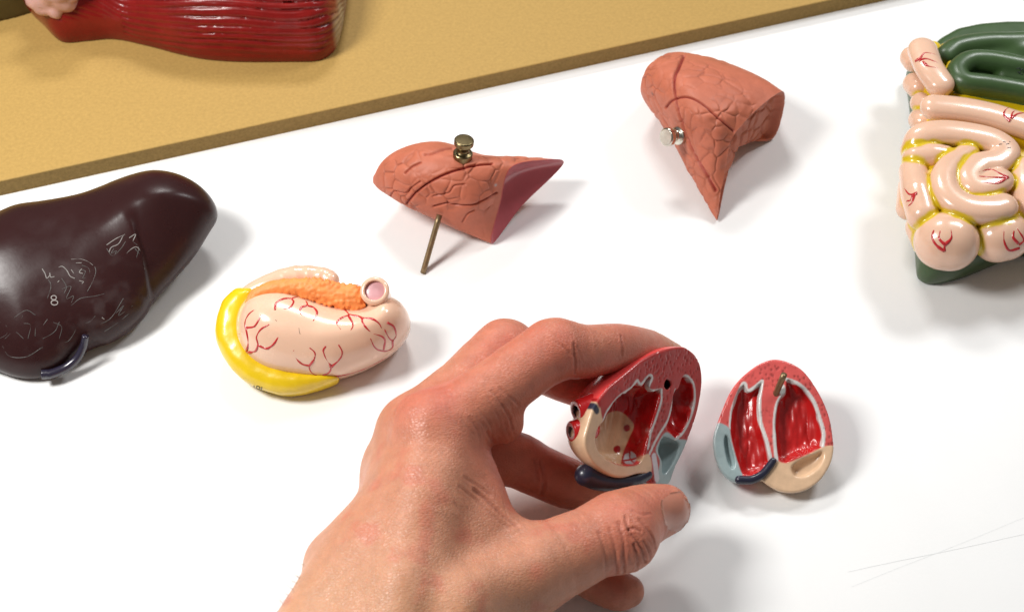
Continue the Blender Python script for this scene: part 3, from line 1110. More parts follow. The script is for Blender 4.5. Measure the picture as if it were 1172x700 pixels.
def T(pts, rad):
    q = catmull(PP(pts), 6)
    r = np.interp(np.linspace(0, 1, len(q)), np.linspace(0, 1, len(np.atleast_1d(rad))), np.atleast_1d(rad)) if np.ndim(rad) else np.full(len(q), rad)
    r = r * 1.09
    tubes.append((q, r))


T([(1056, 58, 3.6), (1064, 76, 3.8), (1076, 96, 3.6)], [0.62, 0.62, 0.58])
T([(1043, 66, 2.4), (1046, 70, 2.4)], 0.48)
T([(1046, 96, 2.3), (1051, 101, 2.4)], 0.47)
T([(1054, 118, 2.4), (1059, 121, 2.5)], 0.45)
T([(1053, 137, 2.2), (1056, 140, 2.3)], 0.48)
T([(1070, 122, 3.7), (1100, 123.5, 3.8), (1134, 130, 3.8), (1166, 140, 3.8), (1200, 152, 3.7), (1260, 172, 3.3)], 0.58)
T([(1047, 172, 3.0), (1054, 158, 3.4), (1079, 151, 3.7), (1111, 153, 3.8), (1138, 160, 3.8), (1152, 172, 3.8), (1142, 184, 3.75), (1122, 189, 3.7), (1111, 201, 3.7), (1116, 212, 3.7), (1130, 212, 3.75), (1144, 206, 3.7)], 0.57)
T([(1108, 176, 3.4), (1092, 186, 3.5), (1081, 202, 3.6), (1083, 219, 3.6), (1095, 232, 3.6), (1113, 239, 3.6), (1134, 239.5, 3.6), (1147, 237, 3.55)], [0.45, 0.55, 0.6, 0.6])
T([(1048, 182, 3.1), (1066, 178, 3.3), (1082, 178, 3.35)], [0.55, 0.5, 0.4])
T([(1045, 196, 2.9), (1050, 222, 3.0), (1056, 246, 2.9)], [0.55, 0.64, 0.62])
T([(1042, 215, 2.0), (1040, 238, 1.9)], 0.5)
T([(1056, 260, 2.0), (1063, 276, 1.9)], 0.66)
T([(1080, 276, 2.5), (1087, 277, 2.5)], 1.12)
T([(1141, 272, 2.5), (1150, 270, 2.5)], 0.96)
T([(1176, 200, 3.3), (1178, 216, 3.3), (1182, 238, 3.1)], 0.75)
T([(1192, 268, 2.5), (1206, 262, 2.4)], 0.95)
T([(1215, 215, 3.0), (1230, 240, 2.7)], 0.8)


def f_int(p):
    best = np.full(len(p), 1e9)
    sec = np.full(len(p), 1e9)
    for q, r in tubes:
        lo, hi = q.min(0) - 2.2, q.max(0) + 2.2
        m = ((p > lo) & (p < hi)).all(1)
        e = np.full(len(p), 2.5)
        e[m] = chain(p[m], q, r)
        sec = np.minimum(sec, np.maximum(best, e))
        best = np.minimum(best, e)
    h = np.maximum(0.10 - (sec - best), 0) / 0.10
    return smax(best - h * h * 0.10 * 0.25, (p[:, 2] - 4.12) * 0.9, 0.45), sec - best


intm = thing('intestine_model', 'glossy pale coiled intestine model on a dark green base at the right edge', 'anatomical model', P(1120, 260, 0))
lo = np.min([q.min(0) for q, r in tubes], 0) - 1.9
hi = np.max([q.max(0) for q, r in tubes], 0) + 1.9
V, Q = surface(lambda p: f_int(p)[0], lo, hi, 0.075)
tr = tree_of(V, Q)
# yellow glaze has run into the seams between neighbouring coils
gap = f_int(V)[1]
k = (1 - sstep(0.12, 0.24, gap + 0.34 * (fbm(V, 1.5, 3, 3.0) - 0.5)))[:, None]
C = np.tile(FLESH * np.array([1.0, 0.98, 0.98]), (len(V), 1)) * (0.97 + 0.06 * fbm(V, 1.0, 2)[:, None])
C = C * (1 - k) + np.array([0.66, 0.46, 0.012]) * k
items = [(V, Q, C)]
iv = [A_((120, 176), (145, 160), (170, 134), (226, 142)), A_((140, 172), (178, 164), (240, 186)), A_((158, 178), (185, 200), (240, 210)),
      A_((596, 476), (566, 446), (570, 422), (592, 405)), A_((600, 462), (612, 428), (662, 414)), A_((600, 462), (632, 440), (668, 434)),
      B_((586, 100), (542, 80), (500, 60), (440, 72)), B_((586, 100), (520, 101), (440, 95)), B_((586, 100), (530, 130), (455, 124)),
      B_((130, 180), (90, 185), (65, 155)), B_((110, 186), (97, 214), (76, 220)), B_((118, 184), (106, 224), (84, 245)),
      B_((265, 470), (226, 440), (205, 402), (214, 364)), B_((268, 436), (240, 406), (246, 368)), B_((265, 442), (300, 406), (300, 360)), B_((266, 470), (268, 436)),
      B_((642, 456), (590, 466), (566, 420), (565, 364)), B_((636, 432), (612, 402), (615, 368)), B_((640, 440), (664, 412), (630, 355))]
for s in iv:
    dl = drape(tr, s, 8, -0.036)
    if len(dl) > 3:
        t = np.linspace(0, 1, len(dl))
        tv, tq = tube_mesh(dl, 0.085 * (1 - 0.5 * t) * (0.75 + 0.5 * vnoise(dl, 5, 2)), 6)
        items.append((tv, tq, VEIN))
for s in (A_((540, 592), (555, 590)), A_((560, 578), (575, 582)), A_((575, 592), (590, 588)), A_((582, 610), (598, 608)), A_((590, 578), (597, 580))):
    dl = drape(tr, s, 4, 0)
    if len(dl) > 1:
        tv, tq = tube_mesh(dl, 0.02, 5)
        items.append((tv, tq, (0.03, 0.03, 0.05)))
V2, Q2, C2 = join(items)
obj('intestine_coils', V2, Q2, M_FL, parent=intm, C=C2)
# yellow bed between the coils
ybed = [(1052, 62), (1078, 62), (1096, 112), (1180, 128), (1250, 160), (1250, 232), (1172, 262), (1120, 264), (1072, 264), (1048, 240), (1046, 190), (1058, 140)]
fr_i = Frame(P(1110, 200, 2.4), (0, 0, 1))
pl_i = Poly(fr_i.px(ybed), smooth=4, res=0.06, blur=0.1)
f = lambda p: pillow(*fr_i.loc(p), pl_i, 0.6, 0.82, 1.2) + 0.1 * (fbm(p, 1.2, 2) - 0.5)
V, Q = surface(f, [lo[0], lo[1], 1.0], [hi[0] + 1, hi[1], 4.4], 0.11)
obj('yellow_bed', V, Q, M_YE, parent=intm)
M_GR = mat('green_paint', (0.040, 0.082, 0.024), rough=0.4, coat=0.2, coat_rough=0.25, mottle=0.12, mott_scale=60, rvar=0.06, bumps=[('noise', 200, 0.12, 0.001)])
gb = [(1037, 84), (1046, 78), (1090, 42), (1180, 34), (1290, 50), (1290, 262), (1172, 286), (1111, 309), (1072, 318), (1054, 312), (1049, 296), (1044, 200), (1042, 120)]
fr_g = Frame(P(1110, 280, 0.65), (0, 0, 1))
pl_g = Poly(fr_g.px(gb), smooth=3, res=0.07, blur=0.08)
f = lambda p: smax(pillow(*fr_g.loc(p), pl_g, 0.35, 0.75, 0.8), -p[:, 2], 0.06)
V, Q = surface(f, [fr_g.o[0] + pl_g.q[:, 0].min() - .6, fr_g.o[1] + pl_g.q[:, 1].min() - .6, -0.2], [fr_g.o[0] + pl_g.q[:, 0].max() + .6, fr_g.o[1] + pl_g.q[:, 1].max() + .6, 1.7], 0.11)
obj('green_base', V, Q, M_GR, parent=intm)
tubes2 = []
for pts, r in (([(1082, 66, 3.0), (1096, 56, 3.1), (1125, 51, 3.1), (1165, 50, 3.1), (1210, 47, 3.0), (1280, 44, 2.9)], 0.55),
               ([(1200, 82, 3.5), (1165, 76, 3.6), (1130, 70, 3.6), (1108, 71, 3.6), (1096, 82, 3.6), (1103, 94, 3.6), (1130, 98, 3.6), (1165, 104, 3.6), (1210, 114, 3.5), (1280, 130, 3.4)], 0.50),
               ([(1150, 86, 3.2), (1200, 97, 3.2), (1280, 110, 3.1)], 0.5),
               ([(1140, 56, 2.9), (1200, 64, 3.0), (1280, 70, 2.9)], 0.55),
               ([(1090, 108, 2.8), (1140, 114, 2.9), (1210, 128, 2.9), (1280, 145, 2.9)], 0.5)):
    q = catmull(PP(pts), 6)
    tubes2.append((q, np.full(len(q), r)))
core = catmull(PP([(1095, 78, 1.9), (1150, 82, 1.9), (1220, 90, 1.9), (1290, 100, 1.9)]), 5)
import functools


def f_gr(p):
    f = functools.reduce(lambda a, b: smin(a, b, 0.14), [chain(p, q, r) for q, r in tubes2])
    return smin(f, chain(p, core, np.full(len(core), 1.35)), 0.15)


lo = np.min([q.min(0) for q, r in tubes2], 0) - 1.2
hi = np.max([q.max(0) for q, r in tubes2], 0) + 1.2
lo[2] = 0.3
V, Q = surface(f_gr, lo, hi, 0.09)
tr = tree_of(V, Q)
gcol = np.array([0.040, 0.082, 0.024])
items = [(V, Q, np.tile(gcol, (len(V), 1)) * (0.92 + .16 * fbm(V, 1.3, 2)[:, None]))]
for s in (A_((628, 215), (640, 210), (650, 225)), A_((640, 240), (655, 215), (664, 235)), A_((632, 228), (660, 245))):
    dl = drape(tr, s, 4, 0)
    if len(dl) > 1:
        tv, tq = tube_mesh(dl, 0.018, 5)
        items.append((tv, tq, (0.012, 0.015, 0.02)))
V2, Q2, C2 = join(items)
M_GR2 = mat('green_fold_paint', attr=True, rough=0.4, coat=0.2, coat_rough=0.25, mottle=0.12, mott_scale=60, rvar=0.06, bumps=[('noise', 200, 0.12, 0.001)])
obj('green_folds', V2, Q2, M_GR2, parent=intm, C=C2)
# thin yellow seam where the pale tube meets the green folds
its = []
for s in (A_((252, 95), (290, 130), (304, 155), (286, 190), (276, 230), (290, 290), (306, 335)),):
    q = []
    for a in catmull(np.array(s), 6):
        q.append(P(a[0] + 1, a[1], 3.15))
    its.append(tube_mesh(np.array(q), 0.10, 8) + ((0, 0, 0),))
V, Q, _ = join(its)
obj('yellow_seam', V, Q, M_YE, parent=intm)
# ------------------------------------------------------------------ heart halves
M_HEART = mat('heart_paint', attr=True, rough=0.30, coat=0.45, coat_rough=0.15, mottle=0.10, mott_scale=220, gloss_attr=True, bumps=[('noise', 500, 0.15, 0.0006)])
M_NAVY = mat('navy_paint', (0.016, 0.016, 0.036), rough=0.38, coat=0.25, mottle=0.12, mott_scale=150, bumps=[('noise', 300, 0.15, 0.0006)])
M_RED = mat('red_paint', (0.42, 0.010, 0.012), rough=0.22, coat=0.6, mottle=0.1, mott_scale=150)
MUSC = np.array([0.60, 0.085, 0.078])
CHAM = np.array([0.50, 0.011, 0.011])
BEIGE = np.array([0.73, 0.49, 0.31])
GREY = np.array([0.34, 0.43, 0.435])
WHITE = np.array([0.66, 0.64, 0.62])
HC = {}


def paint(C, mask, col):
    m = np.clip(mask, 0, 1)[:, None]
    return C * (1 - m) + np.asarray(col) * m


def edge(d, s=0.03):
    return 1 - sstep(-s, s, d)


def pathd(fr, pts, u, v):
    q = catmull(fr.px(pts), 6)
    return line_dist(np.stack([u, v, 0 * u], 1), np.concatenate([q, np.zeros((len(q), 1))], 1))


# ---- the half lying on the table
H = lambda *p: Z(3.8875, 810, 400, p)
fr2 = Frame(P(888, 487, 1.75), (0, -math.sin(math.radians(26)), math.cos(math.radians(26))))
O2 = Poly(fr2.px(H((300, 42), (370, 58), (430, 98), (480, 165), (520, 240), (545, 310), (558, 390), (561, 450), (545, 512), (500, 580), (440, 622), (380, 636), (320, 628), (272, 602), (240, 582), (190, 592), (135, 592), (90, 572), (50, 520), (28, 440), (28, 380), (45, 325), (65, 270), (100, 190), (140, 135), (190, 90), (240, 58))), 6, 0.03)
L2 = Poly(fr2.px(H((150, 160), (165, 152), (182, 185), (210, 172), (240, 142), (240, 170), (228, 225), (226, 290), (237, 350), (262, 410), (278, 470), (282, 500), (258, 538), (205, 556), (155, 552), (130, 485), (108, 405), (100, 340), (108, 260), (125, 205))), 4, 0.025)
R2 = Poly(fr2.px(H((350, 135), (372, 132), (402, 155), (440, 190), (470, 238), (495, 300), (512, 368), (512, 428), (472, 450), (402, 482), (345, 503), (318, 490), (304, 465), (300, 400), (296, 330), (302, 270), (318, 222), (342, 190))), 4, 0.025)
G2 = Poly(fr2.px(H((45, 325), (96, 348), (106, 400), (130, 485), (155, 555), (135, 600), (60, 570), (0, 460), (10, 360))), 4, 0.03)
GR2 = Poly(fr2.px(H((82, 378), (98, 400), (110, 445), (122, 500), (112, 530), (90, 500), (76, 440), (74, 400))), 4, 0.025)
B2 = Poly(fr2.px(H((300, 492), (345, 505), (402, 484), (472, 452), (514, 430), (575, 434), (590, 520), (520, 620), (400, 670), (280, 640), (225, 580), (268, 530))), 3, 0.03)
BR2 = Poly(fr2.px(H((375, 520), (420, 486), (480, 462), (510, 452), (515, 480), (490, 525), (440, 560), (390, 560))), 4, 0.025)
BL2 = fr2.px(H((140, 578), (195, 578), (240, 556), (268, 525), (290, 495)))


def rough_wall(p, s, fr):
    q = np.stack([fr.loc(p)[0] * 3.4, fr.loc(p)[1] * 0.9, fr.loc(p)[2] * 1.2], 1)
    return 0.20 * (np.abs(fbm(q, 1.0, 2, s) - 0.5)) + 0.10 * (fbm(p, 1.6, 2, s + 3) - 0.5)


def f_h2(p):
    u, v, w = fr2.loc(p)
    f = pillow(u, v, w + 0.12, O2, 1.5, 6.0, 1.62)
    f = smax(f, w - 0.05 * (fbm(p, 1.0, 2) - .5), 0.10)
    rw = rough_wall(p, 1.0, fr2)
    f = smax(f, -(pillow(u, v, w - 0.05, L2, 0.45, 0.9, 0.62) + rw), 0.05)
    f = smax(f, -(pillow(u, v, w - 0.05, R2, 0.5, 0.9, 0.62) + rw), 0.05)
    f = smax(f, -pillow(u, v, w, GR2, 0.25, 0.6, 0.32), 0.05)
    f = smax(f, -pillow(u, v, w, BR2, 0.5, 0.6, 0.38), 0.08)
    q = np.concatenate([BL2, np.full((len(BL2), 1), 0.0)], 1)
    return f


def heart_speck(V, s):
    f1, f2 = worley(V * np.array([1.0, 0.55, 0.8]), 8.0)
    return sstep(0.44, 0.22, f1) * sstep(0.30, 0.55, fbm(V, 1.1, 2, s))


hh2 = thing('heart_half', 'red heart half lying open on the table with a bronze peg standing in it', 'anatomical model', P(888, 500, 0), 'heart halves')
V, Q = surface(f_h2, fr2.o + np.array([-3.2, -3.6, -3.2]), fr2.o + np.array([3.2, 3.6, 2.2]), 0.04)
u, v, w = fr2.loc(V)
N = normals(V, Q)
sp = heart_speck(V, 2.0)
dspk = sp * (w > -0.08) * (np.minimum(L2(u, v), R2(u, v)) > 0.08) * (np.minimum(G2(u, v), B2(u, v)) > 0.02)
V = V - N * (dspk * 0.022)[:, None]
C = np.tile(MUSC * np.array([1.12, 1.2, 1.2]), (len(V), 1)) * (0.9 + 0.2 * fbm(V, 2.0, 3)[:, None])
C = paint(C, dspk * 0.6, MUSC * 0.35)
C = paint(C, (w < -0.16) * 1.0, (0.55, 0.045, 0.045))
C = paint(C, edge(G2(u, v)), GREY)
C = paint(C, edge(B2(u, v)), BEIGE)
cham = np.minimum(L2(u, v), R2(u, v))
C = paint(C, edge(cham + 0.01) * (w > -1.25), CHAM)
for pts in (H((104, 345), (102, 330), (112, 258), (150, 165), (165, 150), (176, 182), (205, 170), (242, 140)), H((242, 140), (230, 228), (235, 320), (262, 405), (280, 488)),
            H((345, 190), (320, 218), (304, 262), (297, 340), (299, 420), (306, 490)), H((352, 132), (400, 150), (440, 185), (475, 236), (500, 310), (516, 370), (512, 425))):
    d = pathd(fr2, pts, u, v)
    C = paint(C, edge(d - 0.07, 0.02) * (w > -0.25), WHITE)
d = pathd(fr2, H((326, 168), (330, 180)), u, v)
C = paint(C, edge(d - 0.16, 0.03) * (w > -0.3), WHITE)
Gl = np.where(cham < 0.02, 0.34, 0.34)
obj('heart_body', V, Q, M_HEART, parent=hh2, C=C, G=Gl)
q = catmull(BL2, 6)
pth = fr2.world(q[:, 0], q[:, 1], np.full(len(q), 0.02))
V, Q = surface(lambda p: chain(p, pth, np.linspace(0.17, 0.14, len(pth))) + 0.02 * (fbm(p, 3, 2) - .5), pth.min(0) - .4, pth.max(0) + .4, 0.04)
obj('blood_vessel', V, Q, M_NAVY, parent=hh2)
a_ = fr2.world(*[np.array([x]) for x in (*fr2.px(H((306, 196)))[0], -0.5)])[0]
a2 = fr2.world(*[np.array([x]) for x in (*fr2.px(H((305, 192)))[0], 0.0)])[0]
frt = Frame(fr2.o + fr2.n * 0.85, fr2.n)
uv = frt.px(H((340, 110)))[0]
tip = frt.world(uv[:1], uv[1:], np.array([0.0]))[0]
V, Q = tube_mesh(np.linspace(a2 - (tip - a2) * 0.7, tip, 8), 0.12, 16)
obj('peg', V, Q, M_ROD, parent=hh2)

# ---- the half held in the hand
H1 = lambda *p: Z(3.256, 620, 380, p)
a = math.radians(43)
fr1 = Frame(P(735, 475, 4.0), math.cos(a) * -AX_F + math.sin(a) * AX_R, AX_R)
O1 = Poly(fr1.px(H1((520, 54), (550, 64), (578, 90), (594, 130), (598, 200), (580, 300), (552, 385), (530, 440), (500, 503), (474, 566), (430, 572), (400, 532), (362, 528), (300, 543), (250, 532), (200, 497), (170, 452), (160, 400), (178, 330), (200, 270), (250, 205), (310, 155), (380, 100), (450, 66))), 6, 0.03)
LV = Poly(fr1.px(H1((232, 330), (248, 290), (285, 240), (335, 208), (354, 186), (372, 196), (398, 168), (411, 168), (402, 202), (420, 218), (443, 214), (440, 250), (424, 310), (408, 360), (392, 420), (380, 465), (362, 488), (330, 497), (285, 492), (240, 472), (210, 438), (202, 395), (212, 355))), 4, 0.025)
RV = Poly(fr1.px(H1((495, 222), (512, 205), (527, 168), (546, 168), (562, 195), (566, 262), (546, 330), (522, 375), (500, 392), (480, 378), (465, 352), (480, 295))), 4, 0.025)
GA = Poly(fr1.px(H1((462, 372), (485, 384), (502, 396), (545, 402), (600, 420), (530, 520), (470, 590), (428, 575), (432, 530), (440, 478), (424, 440), (440, 400))), 3, 0.03)
GAR = Poly(fr1.px(H1((455, 392), (490, 400), (515, 420), (500, 470), (470, 520), (452, 525), (450, 480), (436, 440))), 4, 0.025)
BG = Poly(fr1.px(H1((226, 318), (238, 345), (205, 395), (212, 440), (245, 476), (290, 496), (330, 500), (365, 490), (378, 462), (400, 455), (410, 500), (400, 545), (350, 570), (240, 560), (140, 480), (130, 400), (160, 310), (195, 250), (215, 262))), 3, 0.03)
LAF = Poly(np.array(H1((222, 338), (245, 305), (272, 294), (300, 299), (326, 322), (343, 350), (322, 402), (303, 450), (294, 505), (220, 510), (160, 440), (165, 360))), 4, 0.5, pad=6)
HOLE = fr1.px(H1((470, 195)))[0]


def f_h1(p):
    u, v, w = fr1.loc(p)
    q = np.maximum((O1(u, v) + 1.5) / 1.5, 0)
    e = 2 + 0.9 * sstep(-0.2, 1.2, v)
    z = np.where(w + 0.12 > 0, (w + 0.12) / 6.0, -(w + 0.12) / (1.65 + 0.25 * sstep(-0.2, 1.2, v)))
    f = ((np.maximum(q, 1e-6) ** e + np.maximum(z, 1e-6) ** e) ** (1 / e) - 1) * 1.5
    f = smax(f, w - 0.04 * (fbm(p, 1.0, 2) - .5), 0.10)
    rw = rough_wall(p, 5.0, fr1)
    soft = 1 - 0.9 * edge(LAF(*proj(p)), 12.0)
    f = smax(f, -(pillow(u, v, w - 0.05, LV, 0.45, 0.9, 1.05) + rw * soft), 0.05)
    f = smax(f, -(pillow(u, v, w - 0.05, RV, 0.4, 0.9, 0.8) + rw), 0.05)
    f = smax(f, -pillow(u, v, w, GAR, 0.35, 0.8, 0.6), 0.08)
    f = smax(f, -np.maximum(np.hypot((u - HOLE[0]), (v - HOLE[1]) * 1.1) - 0.20, -w - 0.9), 0.03)
    return f


hh1 = thing('heart_half', 'red heart half held between the fingers, its cut face turned to the right', 'anatomical model', fr1.o - np.array([0, 0, 1.5]), 'heart halves')
V, Q = surface(f_h1, fr1.o + np.array([-3.6, -3.6, -3.4]), fr1.o + np.array([3.4, 4.2, 2.6]), 0.04)
u, v, w = fr1.loc(V)
N = normals(V, Q)
face = w > -0.08
cham = np.minimum(LV(u, v), RV(u, v))
sp = heart_speck(V, 6.0)
dspk = sp * face * (cham > 0.06) * (np.minimum(GA(u, v), BG(u, v)) > 0.02)
V = V - N * (dspk * 0.02)[:, None]
C = np.tile(MUSC * np.array([0.74, 0.45, 0.45]), (len(V), 1)) * (0.88 + 0.24 * fbm(V, 2.0, 3)[:, None])
C = paint(C, dspk * 0.4, MUSC * 0.35)
C = paint(C, sstep(-0.05, -0.10, w), (0.84, 0.072, 0.070))
C = paint(C, edge(GA(u, v)), GREY)
C = paint(C, edge(BG(u, v)), BEIGE)
C = paint(C, edge(cham + 0.01) * (w > -1.4), CHAM)
gx, gy = proj(V)                              # where each chamber point falls in the photograph the paint was copied from
C = paint(C, edge(LAF(gx, gy), 0.8) * edge(LV(u, v) + 0.02), BEIGE * np.array([1, 0.93, 0.85]))
for q, r in (((316, 357), 3.9), ((280, 435), 4.1)):
    c = H1(q)[0]
    C = paint(C, edge(np.hypot(gx - c[0], gy - c[1]) - r + 1.6 * (vnoise(V, 5) - .5), 0.6) * (w < -0.1) * (w > -1.5), (0.38, 0.012, 0.012))
c = H1((328, 468))[0]
C = paint(C, edge(np.hypot(gx - c[0], gy - c[1]) - 7.6, 0.6) * (w < -0.12) * edge(LV(u, v)), (0.56, 0.53, 0.54))
for s in (H1((328, 445), (330, 470), (345, 488)), H1((306, 478), (330, 474), (350, 470)), H1((298, 488), (306, 455), (322, 446))):
    q = np.array([(a, b, 0.0) for a, b in catmull(np.array(s), 4)])
    C = paint(C, edge(line_dist(np.stack([gx, gy, 0 * gx], 1), q) - 1.0, 0.5) * (w < -0.12) * edge(LV(u, v)), (0.42, 0.012, 0.012))
wpaths = (H1((230, 338), (240, 305), (256, 278), (290, 238), (335, 206), (356, 180), (370, 194), (400, 162), (413, 170), (400, 204), (412, 218), (442, 214)), H1((447, 214), (446, 255), (426, 320), (408, 370), (396, 432)),
          H1((498, 215), (491, 250), (472, 320), (455, 352), (426, 400), (402, 452)), H1((520, 206), (530, 166), (548, 168), (567, 200), (569, 262), (550, 330), (526, 375), (498, 400)))
for pts in wpaths:
    C = paint(C, edge(pathd(fr1, pts, u, v) - 0.05, 0.02) * (w > -0.25), WHITE * 0.95)
for pts in (H1((378, 212), (340, 225), (290, 262), (288, 280)), H1((350, 240), (345, 280), (340, 300)), H1((545, 215), (520, 290), (492, 365))):
    C = paint(C, edge(pathd(fr1, pts, u, v) - 0.022, 0.015) * (w < -0.1) * 0.6, (0.45, 0.28, 0.28))
C = paint(C, edge(np.hypot(u - HOLE[0], v - HOLE[1]) - 0.23, 0.02) * (w < -0.06), (0.03, 0.012, 0.01))
d = pathd(fr1, H1((418, 462), (424, 500), (430, 545)), u, v)
C = paint(C, edge(d - 0.13, 0.03) * (w > -0.5), (0.60, 0.56, 0.60))
# the painted bands on the outer side by the vessels
for pts, col, r in ((H1((188, 252), (198, 276), (206, 292)), (0.025, 0.027, 0.05), 0.13), (H1((203, 235), (212, 256), (218, 272)), (0.42, 0.01, 0.012), 0.08)):
    C = paint(C, edge(pathd(fr1, pts, u, v) - r, 0.03), col)
Gl = np.where(cham < 0.02, 0.24, 0.36)
hb1 = obj('heart_body', V, Q, M_HEART, parent=hh1, C=C, G=Gl)
heart_tree = tree_of(V, Q)


def on1(px, py, w):
    q = fr1.px([(px, py)])[0]
    return fr1.world(q[:1], q[1:], np.array([w]))[0]


pth = catmull(np.array([on1(684, 545, -0.6), on1(696, 551, -0.48), on1(714, 553, -0.36), on1(732, 550, -0.28), on1(744, 543, -0.2)]), 8)
V, Q = surface(lambda p: chain(p, pth, np.linspace(0.40, 0.24, len(pth))) + 0.03 * (fbm(p, 2, 2) - .5), pth.min(0) - .7, pth.max(0) + .7, 0.05)
obj('blood_vessel', V, Q, M_NAVY, parent=hh1)
# two short red vessel stubs with dark bores
for (x0, y0), (x1, y1), w0, r in (((692, 466), (679, 471), -0.60, 0.50), ((686, 492), (673, 495), -0.60, 0.46)):
    pa, pb = on1(x0, y0, w0), on1(x1, y1, w0 - 0.15)
    ax = unit(pb - pa)
    f = lambda p: np.maximum(smax(chain(p, np.array([pa, pb]), np.array([r, r * 0.85])), (p - pb) @ ax - 0.1, 0.08), -np.maximum(np.linalg.norm((p - pb) - np.outer((p - pb) @ ax, ax), axis=1) - r * 0.42, -((p - pb) @ ax) - 0.5))
    V, Q = surface(f, np.minimum(pa, pb) - .8, np.maximum(pa, pb) + .8, 0.045)
    rr = np.linalg.norm((V - pb) - np.outer((V - pb) @ ax, ax), axis=1)
    hgt = (V - pb) @ ax
    C = np.tile([0.56, 0.012, 0.014], (len(V), 1))
    C = paint(C, edge(np.abs(rr - r * 0.5) - 0.05, 0.02) * (hgt > 0.03), (0.55, 0.3, 0.3))
    C = paint(C, edge(rr - r * 0.45, 0.02) * (hgt < 0.09), (0.012, 0.008, 0.01))
    obj('vessel_stub', V, Q, M_HEART, parent=hh1, C=C, G=np.full(len(V), 0.22))

# ------------------------------------------------------------------ the hand
J = lambda *pts: PP(pts)
PIPs = {}
fing = {
    'index': (J((500, 493, 6.3), (565, 448, 6.65), (628, 404, 6.5), (670, 402, 5.9), (706, 398, 5.0), (740, 402, 3.6), (766, 410, 2.7)), [1.28, 1.12, 1.10, 0.98, 0.92, 0.84, 0.66]),
    'middle': (J((475, 492, 5.2), (530, 442, 5.35), (575, 403, 5.1), (612, 417, 4.4), (645, 432, 3.8), (678, 446, 3.2), (696, 453, 2.95)), [1.22, 1.06, 1.08, 0.95, 0.9, 0.82, 0.66]),
    'ring': (J((455, 540, 3.9), (520, 520, 3.5), (583, 524, 2.75), (615, 538, 2.2), (648, 552, 1.75), (682, 562, 1.45), (700, 566, 1.35)), [1.2, 1.08, 1.06, 0.98, 0.95, 0.82, 0.66]),
    'pinky': (J((450, 600, 2.6), (520, 606, 1.9), (590, 622, 1.5), (640, 636, 1.2), (678, 660, 1.0), (705, 674, 0.9), (718, 676, 0.85)), [1.1, 0.95, 0.95, 0.85, 0.82, 0.75, 0.6]),
}
thumb = (J((525, 692, 4.1), (585, 661, 4.0), (640, 638, 3.95), (676, 621, 3.8), (707, 605, 3.6), (738, 589, 3.05), (760, 583, 2.75)), [1.75, 1.55, 1.38, 1.27, 1.34, 1.10, 0.92])
palm = [
    (J((472, 668, 5.3), (488, 580, 6.0), (500, 495, 6.3)), [1.7, 1.45, 1.25]),
    (J((440, 655, 4.7), (462, 570, 5.2), (474, 494, 5.2)), [1.6, 1.4, 1.22]),
    (J((430, 650, 3.9), (450, 590, 4.1), (458, 530, 4.0)), [1.5, 1.35, 1.2]),
    (J((430, 665, 3.2), (450, 620, 3.1), (455, 595, 2.7)), [1.4, 1.3, 1.1]),
    (J((510, 505, 5.7), (540, 562, 5.15), (562, 622, 4.6), (590, 655, 4.3)), [1.12, 1.05, 1.1, 1.35]),
    (J((500, 690, 4.9), (540, 640, 4.8)), [1.8, 1.5]),
    (J((520, 520, 4.6), (540, 600, 3.8)), [1.2, 1.3]),
]
arm = [
    (J((418, 646, 4.5), (344, 770, 4.2), (236, 960, 4.0), (150, 1150, 4.0)), [1.62, 1.72, 2.1, 2.5]),
    (J((490, 705, 5.0), (430, 830, 5.0), (330, 1010, 4.8), (240, 1200, 4.8)), [1.9, 1.95, 2.3, 2.6]),
]
bump_pts = [(P(374, 640, 4.2), 0.62, 0.8), (P(576, 484, 5.7), 0.72, 0.5), (P(490, 487, 6.55), 1.14, 0.5), (P(633, 398, 6.6), 1.0, 0.4), (P(578, 396, 5.15), 1.0, 0.4), (P(715, 616, 3.75), 1.14, 0.5)]
fing_c = {k: (catmull(p, 4), np.interp(np.linspace(0, 1, 4 * (len(p) - 1) + 1), np.linspace(0, 1, len(p)), r)) for k, (p, r) in fing.items()}
th_c = (catmull(thumb[0], 4), np.interp(np.linspace(0, 1, 25), np.linspace(0, 1, 7), thumb[1]))


def f_hand(p):
    f = None
    for q, r in palm:
        e = chain(p, q, r)
        f = e if f is None else smin(f, e, 0.9)
    for q, r in arm:
        f = smin(f, chain(p, q, r), 1.3)
    f = smin(f, chain(p, arm[0][0] * 0.5 + arm[1][0] * 0.5, np.array([1.6, 1.75, 2.0, 2.3])), 0.8)
    for c, r, k in bump_pts[:1]:
        f = smin(f, np.linalg.norm(p - c, axis=1) - r, k)
    e, t = chain(p, *th_c, True)
    f = smin(f, e, 0.15 + 0.85 * (1 - sstep(0.25, 0.55, t)))
    for k in ('pinky', 'ring', 'middle', 'index'):
        e, t = chain(p, *fing_c[k], True)
        f = smin(f, e, 0.09 + 0.5 * (1 - sstep(0.08, 0.34, t)))
    for c, r, k in bump_pts[1:]:
        f = smin(f, np.linalg.norm(p - c, axis=1) - r, k)
    return f + 0.05 * (fbm(p, 0.55, 2, 4.0) - 0.5)


